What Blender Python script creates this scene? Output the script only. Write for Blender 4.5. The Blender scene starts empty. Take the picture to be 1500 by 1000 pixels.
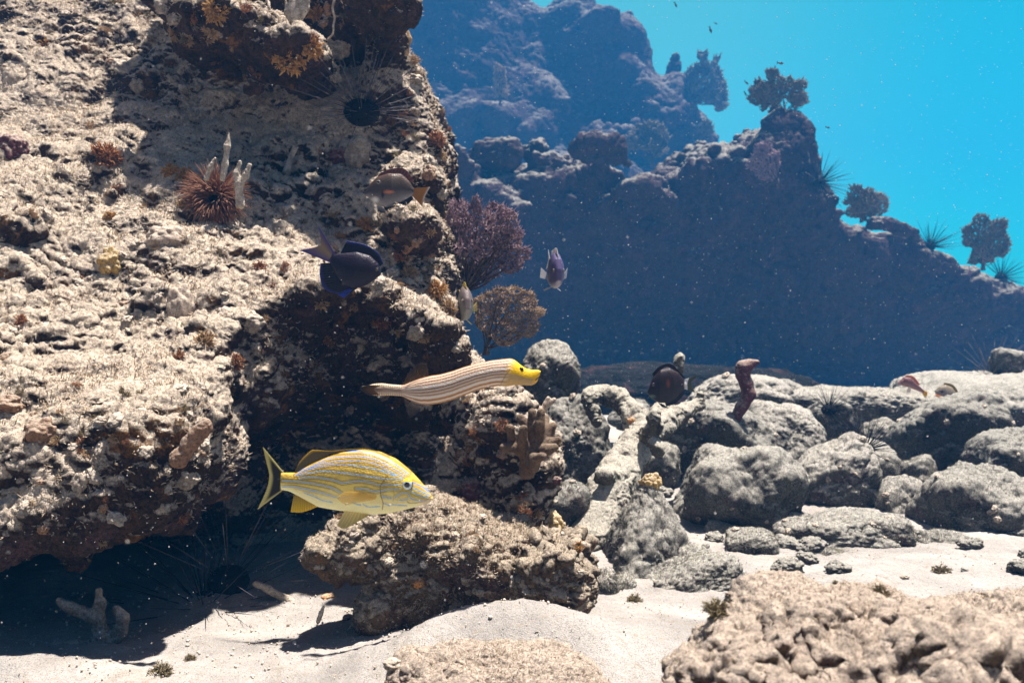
import bpy, math, random
import numpy as np
from mathutils import Vector, Matrix, Quaternion

# ---------------------------------------------------------------- camera, sky, sun, exposure
scene = bpy.context.scene
COL = scene.collection
CAM_Z = 0.55
FPX = 1300.0                     # focal length in pixels of the 1500 px wide photograph

cam_data = bpy.data.cameras.new("camera")
cam_data.sensor_width = 36.0
cam_data.lens = 36.0 * FPX / 1500.0
cam_data.clip_start = 0.02
cam_data.clip_end = 500.0
cam_data.dof.use_dof = True
cam_data.dof.focus_distance = 1.7
cam_data.dof.aperture_fstop = 8.0
cam = bpy.data.objects.new("camera", cam_data)
COL.objects.link(cam)
cam.location = (0, 0, CAM_Z)
cam.rotation_euler = (math.radians(90), 0, 0)
scene.camera = cam

SUN_DIR = Vector((0.20, 0.07, 0.93)).normalized()      # towards the sun: high, a little behind and to the right
SUN_EL = math.asin(SUN_DIR.z)
SUN_AZ = math.atan2(SUN_DIR.x, SUN_DIR.y)

WATER_AHEAD = (0.22, 0.73, 0.43)
WATER_DEEP = (0.0, 0.60, 0.43)
WATER_ABOVE = (0.46, 0.23, 0.12)
world = bpy.data.worlds.new("World")
scene.world = world
world.use_nodes = True
wn, wl = world.node_tree.nodes, world.node_tree.links
wn.clear()
w_out = wn.new("ShaderNodeOutputWorld")
w_bg = wn.new("ShaderNodeBackground")
w_bg.inputs["Strength"].default_value = 0.10
w_sky = wn.new("ShaderNodeTexSky")
w_sky.sky_type = 'NISHITA'
w_sky.sun_disc = False
w_sky.sun_elevation = SUN_EL
w_sky.sun_rotation = SUN_AZ


def w_node(kind, **kw):
    n = wn.new(kind)
    for k, v in kw.items():
        setattr(n, k, v)
    return n


def w_mix(fac, a, b, mode='MIX'):
    m = w_node("ShaderNodeMix", data_type='RGBA', blend_type=mode)
    for sck, v in ((0, fac), (6, a), (7, b)):
        if hasattr(v, "is_linked"):
            wl.new(v, m.inputs[sck])
        else:
            m.inputs[sck].default_value = v if sck == 0 else (*v, 1)
    return m.outputs[2]


def w_range(v, lo, hi):
    m = w_node("ShaderNodeMapRange", interpolation_type='SMOOTHSTEP')
    wl.new(v, m.inputs[0])
    m.inputs[1].default_value, m.inputs[2].default_value = lo, hi
    return m.outputs[0]


# the water column: neutral daylight from straight above, glowing cyan open water ahead, dim water behind the diver
w_co = w_node("ShaderNodeTexCoord").outputs["Generated"]
w_sep = w_node("ShaderNodeSeparateXYZ")
wl.new(w_co, w_sep.inputs[0])
w_open = w_mix(w_range(w_sep.outputs[0], 0.12, 0.48), WATER_AHEAD, WATER_DEEP)
w_side = w_mix(w_range(w_sep.outputs[1], -0.2, 0.8), (0.034, 0.024, 0.018), w_open)
w_all = w_mix(w_range(w_sep.outputs[2], 0.42, 0.8), w_side, WATER_ABOVE)
wl.new(w_mix(1.0, w_sky.outputs[0], w_all, 'MULTIPLY'), w_bg.inputs["Color"])
wl.new(w_bg.outputs[0], w_out.inputs["Surface"])

sun_data = bpy.data.lights.new("sun", 'SUN')
sun_data.energy = 5.0
sun_data.angle = math.radians(1.2)
sun_data.color = (1.0, 0.93, 0.86)
sun = bpy.data.objects.new("sun", sun_data)
COL.objects.link(sun)
sun.rotation_euler = (-SUN_DIR).to_track_quat('-Z', 'Y').to_euler()
sun.location = (2, 2, 12)

scene.view_settings.view_transform = 'Standard'
scene.view_settings.look = 'None'
scene.view_settings.gamma = 1.0
scene.view_settings.use_curve_mapping = False
scene.view_settings.exposure = 1.6
scene.cycles.use_denoising = True
scene.cycles.max_bounces = 6
scene.cycles.diffuse_bounces = 3
scene.cycles.volume_bounces = 1
scene.cycles.transparent_max_bounces = 12


# ---------------------------------------------------------------- small helpers
def P(px, py, Y):
    """The point seen at pixel (px, py) of the photograph, Y metres away."""
    return np.array([(px - 750.0) / FPX * Y, Y, CAM_Z + (500.0 - py) / FPX * Y])


def S(px, Y):
    """A length of px pixels at distance Y, in metres."""
    return px / FPX * Y


def tag(o, label=None, cat=None, group=None, kind=None):
    if label: o["label"] = label
    if cat: o["category"] = cat
    if group: o["group"] = group
    if kind: o["kind"] = kind
    return o


def empty(name, loc, label, cat, group=None, rot=(0, 0, 0)):
    o = bpy.data.objects.new(name, None)
    o.empty_display_size = 0.05
    COL.objects.link(o)
    o.location = loc
    o.rotation_euler = rot
    return tag(o, label, cat, group)


def mesh_from(name, V, F, smooth=True, cols=None):
    """V (n,3); F either an (m,k) array or a list of such arrays."""
    V = np.asarray(V, np.float32)
    Fs = F if isinstance(F, list) else [F]
    Fs = [np.asarray(f, np.int32) for f in Fs if len(f)]
    me = bpy.data.meshes.new(name)
    me.vertices.add(len(V))
    me.vertices.foreach_set("co", V.ravel())
    loops = np.concatenate([f.ravel() for f in Fs])
    tot = np.concatenate([np.full(len(f), f.shape[1], np.int32) for f in Fs])
    start = np.concatenate([[0], np.cumsum(tot)[:-1]]).astype(np.int32)
    me.loops.add(len(loops))
    me.loops.foreach_set("vertex_index", loops)
    me.polygons.add(len(tot))
    me.polygons.foreach_set("loop_start", start)
    me.polygons.foreach_set("loop_total", tot)
    me.update(calc_edges=True)
    me.validate()
    if smooth:
        me.shade_smooth()
    if cols is not None:
        at = me.color_attributes.new("paint", 'FLOAT_COLOR', 'POINT')
        c = np.ones((len(V), 4), np.float32)
        c[:, :3] = cols
        at.data.foreach_set("color", c.ravel())
    return me


def obj(name, V, F, mat, parent=None, loc=None, smooth=True, cols=None):
    """One mesh object. Without a parent V is in world space and the origin goes to loc."""
    V = np.asarray(V, np.float64)
    if parent is None:
        if loc is None:
            loc = np.array([V[:, 0].mean(), V[:, 1].mean(), V[:, 2].min()])
        V = V - np.asarray(loc)
    me = mesh_from(name, V, F, smooth, cols)
    me.materials.append(mat)
    o = bpy.data.objects.new(name, me)
    COL.objects.link(o)
    if parent is None:
        o.location = loc
    else:
        o.parent = parent
    return o


# ---------------------------------------------------------------- numpy noise
_rs = np.random.RandomState(7)
_perm = np.concatenate([_rs.permutation(256)] * 2).astype(np.int32)
_g = _rs.normal(size=(256, 3)).astype(np.float32)
_g /= np.linalg.norm(_g, axis=1)[:, None]


def perlin(p, seed=0):
    p = np.asarray(p, np.float32) + np.float32(seed * 17.31 + 0.37)
    i = np.floor(p).astype(np.int32)
    f = p - i
    u = f * f * f * (f * (f * 6 - 15) + 10)
    i &= 255
    out = np.zeros(len(p), np.float32)
    for dx in (0, 1):
        wx = u[:, 0] if dx else 1 - u[:, 0]
        a = _perm[(i[:, 0] + dx) & 255]
        for dy in (0, 1):
            wy = u[:, 1] if dy else 1 - u[:, 1]
            b = _perm[(a + i[:, 1] + dy) & 255]
            for dz in (0, 1):
                wz = u[:, 2] if dz else 1 - u[:, 2]
                g = _g[_perm[(b + i[:, 2] + dz) & 255]]
                d = g[:, 0] * (f[:, 0] - dx) + g[:, 1] * (f[:, 1] - dy) + g[:, 2] * (f[:, 2] - dz)
                out += wx * wy * wz * d
    return out * 1.5


def fbm(p, freq, octs, seed=0, gain=0.5, ridged=False):
    out = np.zeros(len(p), np.float32)
    a, fr = 1.0, freq
    for k in range(octs):
        n = perlin(np.asarray(p, np.float32) * np.float32(fr), seed + k)
        out += a * ((0.5 - np.abs(n)) if ridged else n)
        a *= gain
        fr *= 2.03
    return out


_wj = _rs.uniform(size=(256, 3)).astype(np.float32)


def worley(p, freq, seed=0):
    """F1 distance (in cells)."""
    p = np.asarray(p, np.float32) * np.float32(freq) + np.float32(seed * 5.7)
    i = np.floor(p).astype(np.int32)
    f = p - i
    best = np.full(len(p), 9.0, np.float32)
    for dx in (-1, 0, 1):
        a = _perm[(i[:, 0] + dx) & 255]
        for dy in (-1, 0, 1):
            b = _perm[(a + ((i[:, 1] + dy) & 255)) & 255]
            for dz in (-1, 0, 1):
                j = _wj[_perm[(b + ((i[:, 2] + dz) & 255)) & 255]]
                d = (j[:, 0] + dx - f[:, 0]) ** 2 + (j[:, 1] + dy - f[:, 1]) ** 2 + (j[:, 2] + dz - f[:, 2]) ** 2
                np.minimum(best, d, out=best)
    return np.sqrt(best)


# ---------------------------------------------------------------- implicit solids -> mesh
def smin(a, b, k):
    h = np.clip(0.5 + 0.5 * (b - a) / k, 0, 1)
    return b + (a - b) * h - k * h * (1 - h)


def smax(a, b, k):
    return -smin(-a, -b, k)


class Field:
    """A box of sample points on which solids are added and carved, then skinned."""

    def __init__(self, lo, hi, h):
        self.lo, self.h = np.array(lo, np.float32), h
        n = np.ceil((np.array(hi) - lo) / h).astype(int) + 1
        self.n = n
        ax = [self.lo[k] + h * np.arange(n[k], dtype=np.float32) for k in range(3)]
        X, Y, Z = np.meshgrid(*ax, indexing='ij')
        self.p = np.stack([X.ravel(), Y.ravel(), Z.ravel()], 1)
        self.f = np.full(len(self.p), 9.0, np.float32)

    def ell(self, c, r, rot=0.0, tilt=0.0):
        q = self.p - np.asarray(c, np.float32)
        if tilt:
            ct, st = math.cos(tilt), math.sin(tilt)
            q = np.stack([q[:, 0] * ct + q[:, 2] * st, q[:, 1], -q[:, 0] * st + q[:, 2] * ct], 1)
        if rot:
            cr, sr = math.cos(rot), math.sin(rot)
            q = np.stack([q[:, 0] * cr + q[:, 1] * sr, -q[:, 0] * sr + q[:, 1] * cr, q[:, 2]], 1)
        r = np.asarray(r, np.float32)
        k0 = np.sqrt(((q / r) ** 2).sum(1))
        k1 = np.sqrt(((q / (r * r)) ** 2).sum(1)) + 1e-6
        return np.clip(k0 * (k0 - 1) / k1, -5, 9).astype(np.float32)

    def cap(self, a, b, ra, rb):
        a, b = np.asarray(a, np.float32), np.asarray(b, np.float32)
        ab = b - a
        t = np.clip(((self.p - a) @ ab) / (ab @ ab + 1e-9), 0, 1)
        return (np.linalg.norm(self.p - a - t[:, None] * ab, axis=1) - (ra + (rb - ra) * t)).astype(np.float32)

    def add(self, d, k=0.06):
        self.f = smin(self.f, d, k)

    def cut(self, d, k=0.06):
        self.f = smax(self.f, -d, k)

    def rough(self, amp, freq, octs, seed, band=0.35, ridged=False, gain=0.5):
        m = np.abs(self.f) < band
        self.f[m] += amp * fbm(self.p[m], freq, octs, seed, gain, ridged)

    def skin(self):
        f = self.f.reshape(self.n).copy()
        for ax in range(3):
            sl = [slice(None)] * 3
            for e in (0, -1):
                sl[ax] = e
                f[tuple(sl)] = np.maximum(f[tuple(sl)], self.h * 0.5)
        s = f < 0
        nx, ny, nz = f.shape
        cnt = np.zeros((nx - 1, ny - 1, nz - 1), np.int8)
        for dx in (0, 1):
            for dy in (0, 1):
                for dz in (0, 1):
                    cnt += s[dx:nx - 1 + dx, dy:ny - 1 + dy, dz:nz - 1 + dz]
        act = (cnt > 0) & (cnt < 8)
        I = np.argwhere(act)
        idx = np.full(act.shape, -1, np.int32)
        idx[act] = np.arange(len(I))
        acc = np.zeros((len(I), 3))
        num = np.zeros(len(I))
        corners = [(0, 0, 0), (1, 0, 0), (0, 1, 0), (1, 1, 0), (0, 0, 1), (1, 0, 1), (0, 1, 1), (1, 1, 1)]
        val = [f[I[:, 0] + c[0], I[:, 1] + c[1], I[:, 2] + c[2]] for c in corners]
        for a in range(8):
            for b in range(a + 1, 8):
                ca, cb = np.array(corners[a]), np.array(corners[b])
                if np.abs(ca - cb).sum() != 1:
                    continue
                x = (val[a] < 0) != (val[b] < 0)
                t = val[a] / (val[a] - val[b] + 1e-12)
                pt = ca[None] + t[:, None] * (cb - ca)[None]
                acc[x] += pt[x]
                num[x] += 1
        V = self.lo + (I + acc / num[:, None]) * self.h
        quads = []
        for ax in range(3):
            u, v = (ax + 1) % 3, (ax + 2) % 3
            a = [slice(None)] * 3
            b = [slice(None)] * 3
            a[ax], b[ax] = slice(0, -1), slice(1, None)
            ch = s[tuple(a)] != s[tuple(b)]
            E = np.argwhere(ch)
            ok = (E[:, u] > 0) & (E[:, v] > 0) & (E[:, u] < f.shape[u] - 1) & (E[:, v] < f.shape[v] - 1)
            E = E[ok]
            ins = s[tuple(E.T)]
            q = []
            for du, dv in ((-1, -1), (0, -1), (0, 0), (-1, 0)):
                C = E.copy()
                C[:, u] += du
                C[:, v] += dv
                q.append(idx[tuple(C.T)])
            q = np.stack(q, 1)
            q[~ins] = q[~ins][:, ::-1]
            quads.append(q)
        return V, np.concatenate(quads)


def largest(V, F):
    """Drop the loose crumbs an implicit solid leaves behind."""
    lab = np.arange(len(V))
    while True:
        m = lab[F].min(1)
        new = lab.copy()
        for k in range(F.shape[1]):
            np.minimum.at(new, F[:, k], m)
        new = new[new]
        if (new == lab).all():
            break
        lab = new
    big = np.bincount(lab).argmax()
    keep = lab == big
    idx = np.cumsum(keep) - 1
    return V[keep], idx[F[keep[F[:, 0]]]]


def subdivide(V, F, levels):
    me = mesh_from("tmp", V, F)
    o = bpy.data.objects.new("tmp", me)
    COL.objects.link(o)
    md = o.modifiers.new("s", 'SUBSURF')
    md.levels = md.render_levels = levels
    md.subdivision_type = 'CATMULL_CLARK'
    dg = bpy.context.evaluated_depsgraph_get()
    m2 = o.evaluated_get(dg).to_mesh()
    n = len(m2.vertices)
    V2 = np.empty(n * 3, np.float32)
    m2.vertices.foreach_get("co", V2)
    L = np.empty(len(m2.loops), np.int32)
    m2.loops.foreach_get("vertex_index", L)
    o.to_mesh_clear()
    bpy.data.objects.remove(o)
    bpy.data.meshes.remove(me)
    return V2.reshape(-1, 3), L.reshape(-1, 4)


def normals(V, F):
    n = np.zeros((len(V), 3), np.float32)
    fn = np.cross(V[F[:, 2]] - V[F[:, 0]], V[F[:, 3 if F.shape[1] > 3 else 1]] - V[F[:, 1 if F.shape[1] > 3 else 0]])
    if F.shape[1] == 3:
        fn = np.cross(V[F[:, 1]] - V[F[:, 0]], V[F[:, 2]] - V[F[:, 0]])
    for k in range(F.shape[1]):
        for c in range(3):
            n[:, c] += np.bincount(F[:, k], fn[:, c], len(V)).astype(np.float32)
    return n / (np.linalg.norm(n, axis=1)[:, None] + 1e-12)


def crust(V, F, s=1.0, amp=1.0, seed=0, knobs=1.0, turf=1.0):
    """Reef surface relief: lumps, knobs, pits and turf pushed along the normals (s = size of the features)."""
    N = normals(V, F)
    up = np.clip(N[:, 2], 0, 1)
    w = V + 0.05 * s * np.stack([perlin(V * 9 / s, seed + 50), perlin(V * 9 / s, seed + 51), perlin(V * 9 / s, seed + 52)], 1)
    d = 0.020 * fbm(w, 7 / s, 3, seed + 1)
    d += 0.020 * (fbm(w, 13 / s, 3, seed + 5, 0.55, True) - 0.3)
    mask = np.clip(perlin(V * 4 / s, seed + 9) * 2.0 + 0.35, 0, 1)
    wk = worley(w, 26 / s, seed + 2)
    d += knobs * 0.016 * mask * np.clip(0.62 - wk, 0, 1) / 0.62
    pit = worley(w, 34 / s, seed + 3)
    pm = np.clip(perlin(V * 6 / s, seed + 12) * 2.2 + 0.1, 0, 1)
    d -= knobs * 0.016 * pm * np.clip(0.5 - pit, 0, 1) / 0.5
    d *= 0.35 + 0.85 * np.clip(perlin(V * 2.3 / s, seed + 61) * 1.6 + 0.5, 0, 1)
    V1 = V + N * (d * s * amp)[:, None]
    N1 = normals(V1, F)
    t = 0.007 * fbm(V1, 60 / s, 3, seed + 20, 0.75, True) + 0.007 * np.abs(perlin(V1 * 125 / s, seed + 30))
    return V1 + N1 * (t * s * turf)[:, None]


# ---------------------------------------------------------------- materials
class NT:
    def __init__(self, name):
        self.m = bpy.data.materials.new(name)
        self.m.use_nodes = True
        self.n, self.l = self.m.node_tree.nodes, self.m.node_tree.links
        self.n.clear()
        self.out = self.n.new("ShaderNodeOutputMaterial")
        self.b = self.n.new("ShaderNodeBsdfPrincipled")
        self.l.new(self.b.outputs[0], self.out.inputs["Surface"])
        self.b.inputs["Specular IOR Level"].default_value = 0.15
        self.co = self.n.new("ShaderNodeNewGeometry").outputs["Position"]

    def noise(self, scale, detail=3, rough=0.6, dist=0.0):
        t = self.n.new("ShaderNodeTexNoise")
        t.inputs["Scale"].default_value = scale
        t.inputs["Detail"].default_value = detail
        t.inputs["Roughness"].default_value = rough
        t.inputs["Distortion"].default_value = dist
        self.l.new(self.co, t.inputs["Vector"])
        return t.outputs["Fac"]

    def voro(self, scale):
        t = self.n.new("ShaderNodeTexVoronoi")
        t.inputs["Scale"].default_value = scale
        self.l.new(self.co, t.inputs["Vector"])
        return t.outputs["Distance"]

    def ramp(self, fac, *stops):
        r = self.n.new("ShaderNodeValToRGB")
        e = r.color_ramp.elements
        while len(e) < len(stops):
            e.new(0.5)
        for k, (p, c) in enumerate(stops):
            e[k].position = p
            e[k].color = (*c, 1) if not isinstance(c, (int, float)) else (c, c, c, 1)
        self.l.new(fac, r.inputs[0])
        return r.outputs[0]

    def mix(self, fac, a, b, mode='MIX'):
        m = self.n.new("ShaderNodeMix")
        m.data_type = 'RGBA'
        m.blend_type = mode
        for s, v in ((0, fac), (6, a), (7, b)):
            if hasattr(v, "is_linked"):
                self.l.new(v, m.inputs[s])
            elif isinstance(v, (int, float)):
                m.inputs[s].default_value = v if s == 0 else (v, v, v, 1)
            else:
                m.inputs[s].default_value = (*v, 1)
        return m.outputs[2]

    def math(self, op, a, b=0.0):
        m = self.n.new("ShaderNodeMath")
        m.operation = op
        for k, v in ((0, a), (1, b)):
            if hasattr(v, "is_linked"):
                self.l.new(v, m.inputs[k])
            else:
                m.inputs[k].default_value = v
        return m.outputs[0]

    def up(self):
        s = self.n.new("ShaderNodeSeparateXYZ")
        g = self.n.new("ShaderNodeNewGeometry")
        self.l.new(g.outputs["Normal"], s.inputs[0])
        return s.outputs[2]

    def attr(self, name="paint"):
        a = self.n.new("ShaderNodeVertexColor")
        a.layer_name = name
        return a.outputs[0]

    def bump(self, h, dist, strength=1.0, prev=None):
        b = self.n.new("ShaderNodeBump")
        b.inputs["Distance"].default_value = dist
        b.inputs["Strength"].default_value = strength
        self.l.new(h, b.inputs["Height"])
        if prev is not None:
            self.l.new(prev, b.inputs["Normal"])
        self.l.new(b.outputs[0], self.b.inputs["Normal"])
        return b.outputs[0]

    def color(self, c, rough=0.9):
        if hasattr(c, "is_linked"):
            self.l.new(c, self.b.inputs["Base Color"])
        else:
            self.b.inputs["Base Color"].default_value = (*c, 1)
        self.b.inputs["Roughness"].default_value = rough
        return self.m


def reef_mat(name, dust, dark, mid, accent, s=1.0, dustiness=0.0, accent_lo=0.62, lo=-0.10, hi=0.40, mess=2.2, patchy=1.6, rough=0.22, clump=26):
    """Rock under turf algae and crusts, with pale sediment settled where the surface faces up."""
    t = NT(name)
    base = t.ramp(t.noise(14 / s, 4, 0.65, 0.4), (0.32, dark), (0.52, mid), (0.7, tuple(0.55 * x for x in mid)))
    purple = t.ramp(t.noise(9 / s, 3, 0.6), (0.56, 0.0), (0.66, 1.0))
    base = t.mix(t.math('MULTIPLY', purple, 0.45), base, (0.16, 0.085, 0.10))
    acc = t.ramp(t.noise(11 / s, 4, 0.6, 0.6), (accent_lo, 0.0), (accent_lo + 0.08, 1.0))
    base = t.mix(t.math('MULTIPLY', acc, 0.8), base, accent)
    grain = t.ramp(t.noise(160 / s, 2, 0.7), (0.3, 0.45), (0.7, 1.35))
    base = t.mix(1.0, base, grain, 'MULTIPLY')
    n1 = t.noise(clump / s, 6, 0.8)
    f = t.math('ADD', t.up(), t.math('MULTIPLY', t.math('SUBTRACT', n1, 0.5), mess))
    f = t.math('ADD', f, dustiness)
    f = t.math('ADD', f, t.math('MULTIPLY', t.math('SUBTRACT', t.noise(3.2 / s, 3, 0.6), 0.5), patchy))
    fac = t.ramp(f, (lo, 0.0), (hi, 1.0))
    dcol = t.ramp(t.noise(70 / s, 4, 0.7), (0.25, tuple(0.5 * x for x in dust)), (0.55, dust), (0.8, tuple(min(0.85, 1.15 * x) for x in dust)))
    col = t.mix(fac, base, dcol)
    speck = t.ramp(t.noise(190 / s, 3, 0.85), (0.34, rough), (0.47, 1.0), (0.70, 1.2))
    col = t.mix(1.0, col, speck, 'MULTIPLY')
    b1 = t.bump(t.noise(130 / s, 4, 0.85), 0.012 * s, 1.0)
    t.bump(t.noise(430 / s, 3, 0.8), 0.005 * s, 1.0, b1)
    return t.color(col, 0.95)


def paint_mat(name, rough=0.45, spec=0.3, bump=None, trans=0.0):
    t = NT(name)
    t.b.inputs["Specular IOR Level"].default_value = spec
    if bump:
        t.bump(t.voro(bump[0]), bump[1], 0.6)
    m = t.color(t.attr(), rough)
    if trans:
        mixs = t.n.new("ShaderNodeMixShader")
        tr = t.n.new("ShaderNodeBsdfTranslucent")
        t.l.new(t.attr(), tr.inputs[0])
        mixs.inputs[0].default_value = trans
        t.l.new(t.b.outputs[0], mixs.inputs[1])
        t.l.new(tr.outputs[0], mixs.inputs[2])
        t.l.new(mixs.outputs[0], t.out.inputs["Surface"])
    return m


def clear_mat(name, see):
    """Thin fin membrane that partly lets the background through."""
    m = paint_mat(name, 0.4, 0.3, trans=0.5)
    n, l = m.node_tree.nodes, m.node_tree.links
    out = next(x for x in n if x.type == 'OUTPUT_MATERIAL')
    src = out.inputs["Surface"].links[0].from_socket
    tr, mx = n.new("ShaderNodeBsdfTransparent"), n.new("ShaderNodeMixShader")
    mx.inputs[0].default_value = see
    l.new(src, mx.inputs[1])
    l.new(tr.outputs[0], mx.inputs[2])
    l.new(mx.outputs[0], out.inputs["Surface"])
    return m


def soft_mat(name, c, c2, scale=60, rough=0.9, bump=0.003, bscale=220, trans=0.0, dust=0.0):
    t = NT(name)
    col = t.ramp(t.noise(scale, 4, 0.65), (0.3, c2), (0.65, c))
    if dust:
        f = t.math('ADD', t.up(), t.math('MULTIPLY', t.math('SUBTRACT', t.noise(90, 5, 0.8), 0.5), 2.4))
        col = t.mix(t.math('MULTIPLY', t.ramp(f, (0.0, 0.0), (0.7, 1.0)), dust), col, (0.60, 0.51, 0.41))
        col = t.mix(1.0, col, t.ramp(t.noise(230, 3, 0.85), (0.34, 0.35), (0.48, 1.0), (0.7, 1.2)), 'MULTIPLY')
    t.bump(t.noise(bscale, 3, 0.75), bump, 0.9)
    m = t.color(col, rough)
    if trans:
        mixs = t.n.new("ShaderNodeMixShader")
        tr = t.n.new("ShaderNodeBsdfTranslucent")
        t.l.new(col, tr.inputs[0])
        mixs.inputs[0].default_value = trans
        t.l.new(t.b.outputs[0], mixs.inputs[1])
        t.l.new(tr.outputs[0], mixs.inputs[2])
        t.l.new(mixs.outputs[0], t.out.inputs["Surface"])
    return m


M = {}
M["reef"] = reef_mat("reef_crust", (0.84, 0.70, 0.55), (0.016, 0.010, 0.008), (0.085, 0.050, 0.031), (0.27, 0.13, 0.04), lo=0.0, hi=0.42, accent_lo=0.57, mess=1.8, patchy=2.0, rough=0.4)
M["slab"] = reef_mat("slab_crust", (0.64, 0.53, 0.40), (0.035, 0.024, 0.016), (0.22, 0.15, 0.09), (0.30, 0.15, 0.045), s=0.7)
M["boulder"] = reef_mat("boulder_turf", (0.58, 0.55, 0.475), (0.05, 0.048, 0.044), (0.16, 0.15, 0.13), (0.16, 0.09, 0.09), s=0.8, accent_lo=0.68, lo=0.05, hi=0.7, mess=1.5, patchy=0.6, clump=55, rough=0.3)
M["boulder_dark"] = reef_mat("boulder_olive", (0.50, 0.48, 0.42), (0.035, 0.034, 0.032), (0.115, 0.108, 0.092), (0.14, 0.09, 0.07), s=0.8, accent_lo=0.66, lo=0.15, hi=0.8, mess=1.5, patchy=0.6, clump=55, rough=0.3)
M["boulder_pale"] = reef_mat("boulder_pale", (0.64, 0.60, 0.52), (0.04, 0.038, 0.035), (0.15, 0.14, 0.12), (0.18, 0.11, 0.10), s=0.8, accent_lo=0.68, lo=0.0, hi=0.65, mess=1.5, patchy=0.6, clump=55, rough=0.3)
M["dim"] = reef_mat("painted_shade_ledge", (0.2, 0.2, 0.2), (0.008, 0.010, 0.013), (0.022, 0.026, 0.030), (0.05, 0.03, 0.03), s=1.5, dustiness=-1.6)  # near-black rock: the wall's shade on this sunlit ledge is put into the colour
M["branch"] = reef_mat("branch_crust", (0.68, 0.63, 0.52), (0.03, 0.028, 0.022), (0.16, 0.14, 0.10), (0.34, 0.24, 0.12), s=0.5, dustiness=0.1, accent_lo=0.7)
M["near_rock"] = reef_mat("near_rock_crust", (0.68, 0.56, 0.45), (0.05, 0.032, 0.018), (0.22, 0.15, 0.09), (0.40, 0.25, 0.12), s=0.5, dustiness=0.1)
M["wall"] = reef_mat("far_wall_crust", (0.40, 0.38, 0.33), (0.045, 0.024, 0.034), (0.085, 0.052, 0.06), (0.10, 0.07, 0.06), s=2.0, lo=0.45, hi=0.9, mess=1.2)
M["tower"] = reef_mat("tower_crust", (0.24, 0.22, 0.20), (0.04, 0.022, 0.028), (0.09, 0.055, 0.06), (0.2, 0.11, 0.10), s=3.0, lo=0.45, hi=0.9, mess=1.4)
t = NT("coral_sand")
c = t.ramp(t.noise(5, 4, 0.6), (0.3, (0.26, 0.242, 0.222)), (0.7, (0.44, 0.41, 0.375)))
c = t.mix(1.0, c, t.ramp(t.noise(420, 2, 0.8), (0.30, 0.45), (0.5, 1.0), (0.75, 1.12)), 'MULTIPLY')
c = t.mix(t.ramp(t.noise(70, 4, 0.75), (0.56, 0.0), (0.68, 0.75)), c, (0.30, 0.25, 0.19))
b1 = t.bump(t.noise(60, 4, 0.7), 0.006, 0.7)
t.bump(t.noise(500, 2, 0.8), 0.003, 0.8, b1)
c = t.mix(t.ramp(t.noise(9, 5, 0.7, 0.5), (0.55, 0.0), (0.72, 0.55)), c, (0.20, 0.165, 0.12))
M["sand"] = t.color(c, 0.95)


# ---------------------------------------------------------------- seabed
def ground_z(x, y):
    x, y = np.asarray(x, np.float64), np.asarray(y, np.float64)
    p = np.stack([x.ravel(), y.ravel(), 0 * x.ravel()], 1)
    z = 0.16 * np.clip((y.ravel() - 2.5) / 1.8, 0, 1) ** 1.2
    z += 0.018 * perlin(p * 1.7, 3) + 0.018 * perlin(p * 4.2, 4) + 0.007 * perlin(p * 11, 5)
    z -= 0.5 * np.clip((y.ravel() - 5.0) / 1.5, 0, 1)
    X, Y_ = x.ravel(), y.ravel()

    def hump(cx, cy, rx, ry, h):
        return h * np.exp(-((X - cx) / rx) ** 2 - ((Y_ - cy) / ry) ** 2)
    z += hump(0.01, 1.50, 0.21, 0.12, 0.105) + hump(-0.17, 1.42, 0.10, 0.10, 0.03) + hump(0.30, 1.55, 0.25, 0.2, 0.03)
    z += hump(-0.78, 1.47, 0.22, 0.07, 0.035)
    z -= hump(-0.60, 1.85, 0.5, 0.22, 0.03)
    z += hump(1.0, 2.0, 0.5, 0.25, 0.03)
    return z.reshape(x.shape)


def grid(xs, ys, zf):
    X, Y_ = np.meshgrid(xs, ys, indexing='ij')
    Z = zf(X, Y_)
    V = np.stack([X.ravel(), Y_.ravel(), Z.ravel()], 1)
    nx, ny = X.shape
    i = np.arange(nx * ny).reshape(nx, ny)
    F = np.stack([i[:-1, :-1].ravel(), i[1:, :-1].ravel(), i[1:, 1:].ravel(), i[:-1, 1:].ravel()], 1)
    return V, F


xs = np.concatenate([-np.geomspace(50, 1.4, 40), np.arange(-1.38, 1.9, 0.0065), np.geomspace(1.9, 50, 40)])
ys = np.concatenate([-np.geomspace(20, 0.7, 20), np.arange(-0.6, 1.1, 0.05), np.arange(1.1, 2.9, 0.0065), np.arange(2.9, 4.6, 0.02), np.geomspace(4.6, 60, 50)])
V, F = grid(xs, ys, ground_z)
near = (np.abs(V[:, 0]) < 2) & (V[:, 1] > 1) & (V[:, 1] < 3)
V[near, 2] += 0.0035 * np.abs(perlin(V[near] * 34, 8)) + 0.003 * perlin(V[near] * 80, 9)
tag(obj("seabed_sand", V, F, M["sand"], loc=(0, 0, 0)), kind="structure")


# ---------------------------------------------------------------- big outcrop on the left
def tps(pts):
    q = np.array(pts)[:, :2]
    n = len(q)

    def U(r2):
        return 0.5 * r2 * np.log(r2 + 1e-9)
    K = U(((q[:, None] - q[None]) ** 2).sum(2)) + 0.002 * np.eye(n)
    A = np.zeros((n + 3, n + 3))
    A[:n, :n] = K
    A[:n, n] = A[n, :n] = 1
    A[:n, n + 1:] = q
    A[n + 1:, :n] = q.T
    w = np.linalg.solve(A, np.concatenate([np.array(pts)[:, 2], [0, 0, 0]]))

    def f(x, y):
        r2 = (x[..., None] - q[:, 0]) ** 2 + (y[..., None] - q[:, 1]) ** 2
        return U(r2) @ w[:n] + w[n] + w[n + 1] * x + w[n + 2] * y
    return f


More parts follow.
